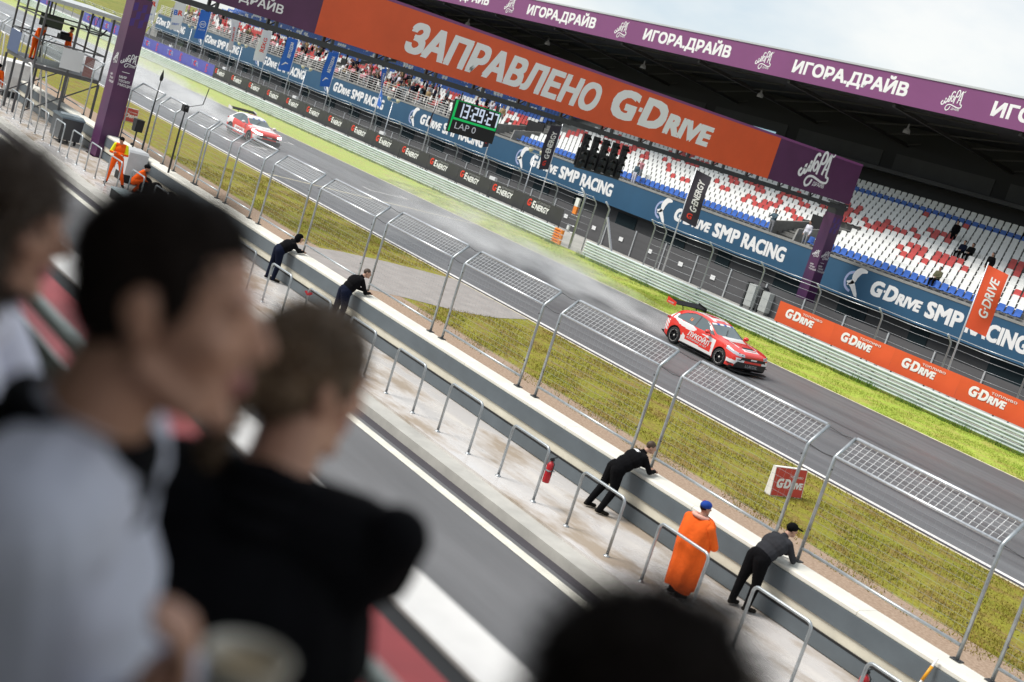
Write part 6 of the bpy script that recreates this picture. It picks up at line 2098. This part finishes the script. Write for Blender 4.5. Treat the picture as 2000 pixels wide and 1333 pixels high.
# ------------------------------------------------------------------ spray and damp air
def vol_mat(name, dens, col=(.98, .985, .99), noise_scale=None, fade=None):
    m = bpy.data.materials.new(name); m.use_nodes = True
    n, l = m.node_tree.nodes, m.node_tree.links
    n.clear()
    o = n.new('ShaderNodeOutputMaterial'); v = n.new('ShaderNodeVolumePrincipled')
    v.inputs['Color'].default_value = (*col, 1); v.inputs['Density'].default_value = dens; v.inputs['Anisotropy'].default_value = .0
    l.new(v.outputs[0], o.inputs['Volume'])
    if noise_scale:
        t = n.new('ShaderNodeTexCoord')
        mp_ = n.new('ShaderNodeMapping'); mp_.inputs['Scale'].default_value = (.35, 1, 1.3); l.new(t.outputs['Object'], mp_.inputs[0])
        z = n.new('ShaderNodeTexNoise'); z.inputs['Scale'].default_value = noise_scale; z.inputs['Detail'].default_value = 4; l.new(mp_.outputs[0], z.inputs['Vector'])
        r = n.new('ShaderNodeMapRange'); r.inputs[1].default_value = .40; r.inputs[2].default_value = .72; r.inputs[3].default_value = 0; r.inputs[4].default_value = dens
        l.new(z.outputs[0], r.inputs[0])
        # thinner with height and with distance behind the wheels
        g_ = n.new('ShaderNodeSeparateXYZ'); l.new(t.outputs['Object'], g_.inputs[0])
        fx = n.new('ShaderNodeMapRange'); fx.inputs[1].default_value = -fade[0]; fx.inputs[2].default_value = 0; l.new(g_.outputs[0], fx.inputs[0])
        fz = n.new('ShaderNodeMapRange'); fz.inputs[1].default_value = 0; fz.inputs[2].default_value = fade[1]; fz.inputs[3].default_value = 1; fz.inputs[4].default_value = 0; l.new(g_.outputs[2], fz.inputs[0])
        a = n.new('ShaderNodeMath'); a.operation = 'MULTIPLY'; l.new(r.outputs[0], a.inputs[0]); l.new(fx.outputs[0], a.inputs[1])
        c = n.new('ShaderNodeMath'); c.operation = 'MULTIPLY'; l.new(a.outputs[0], c.inputs[0]); l.new(fz.outputs[0], c.inputs[1])
        l.new(c.outputs[0], v.inputs['Density'])
    return m
def plume(x, y, L, w, h, dens, label):
    b = MB()
    vs = [(0, -.9, .02), (0, .9, .02), (0, .9, .7), (0, -.9, .7), (-L, -w, .02), (-L, w, .02), (-L, w, h), (-L, -w, h)]
    b.add(vs, [(0, 1, 2, 3), (7, 6, 5, 4), (0, 4, 5, 1), (1, 5, 6, 2), (2, 6, 7, 3), (3, 7, 4, 0)])
    o = b.build('spray', vol_mat('spray', dens, noise_scale=.9, fade=(L, h)), label=label, cat='spray', kind='stuff')
    o.location = (x, y, 0)
plume(-38.7, 37.5, 26, 3.6, 2.1, 1.1, 'white water spray hanging behind the nearer racing car')
plume(-79.5, 34.9, 40, 5.5, 2.6, .9, 'white water spray hanging behind the farther racing car')
b = MB(); b.box(-170, -50, 29.2, 46.5, .02, 1.1)
b.build('spray_mist', vol_mat('mist', .014, (.98, .985, .99)), label='thin veil of spray hanging over the far end of the straight', cat='mist', kind='stuff')
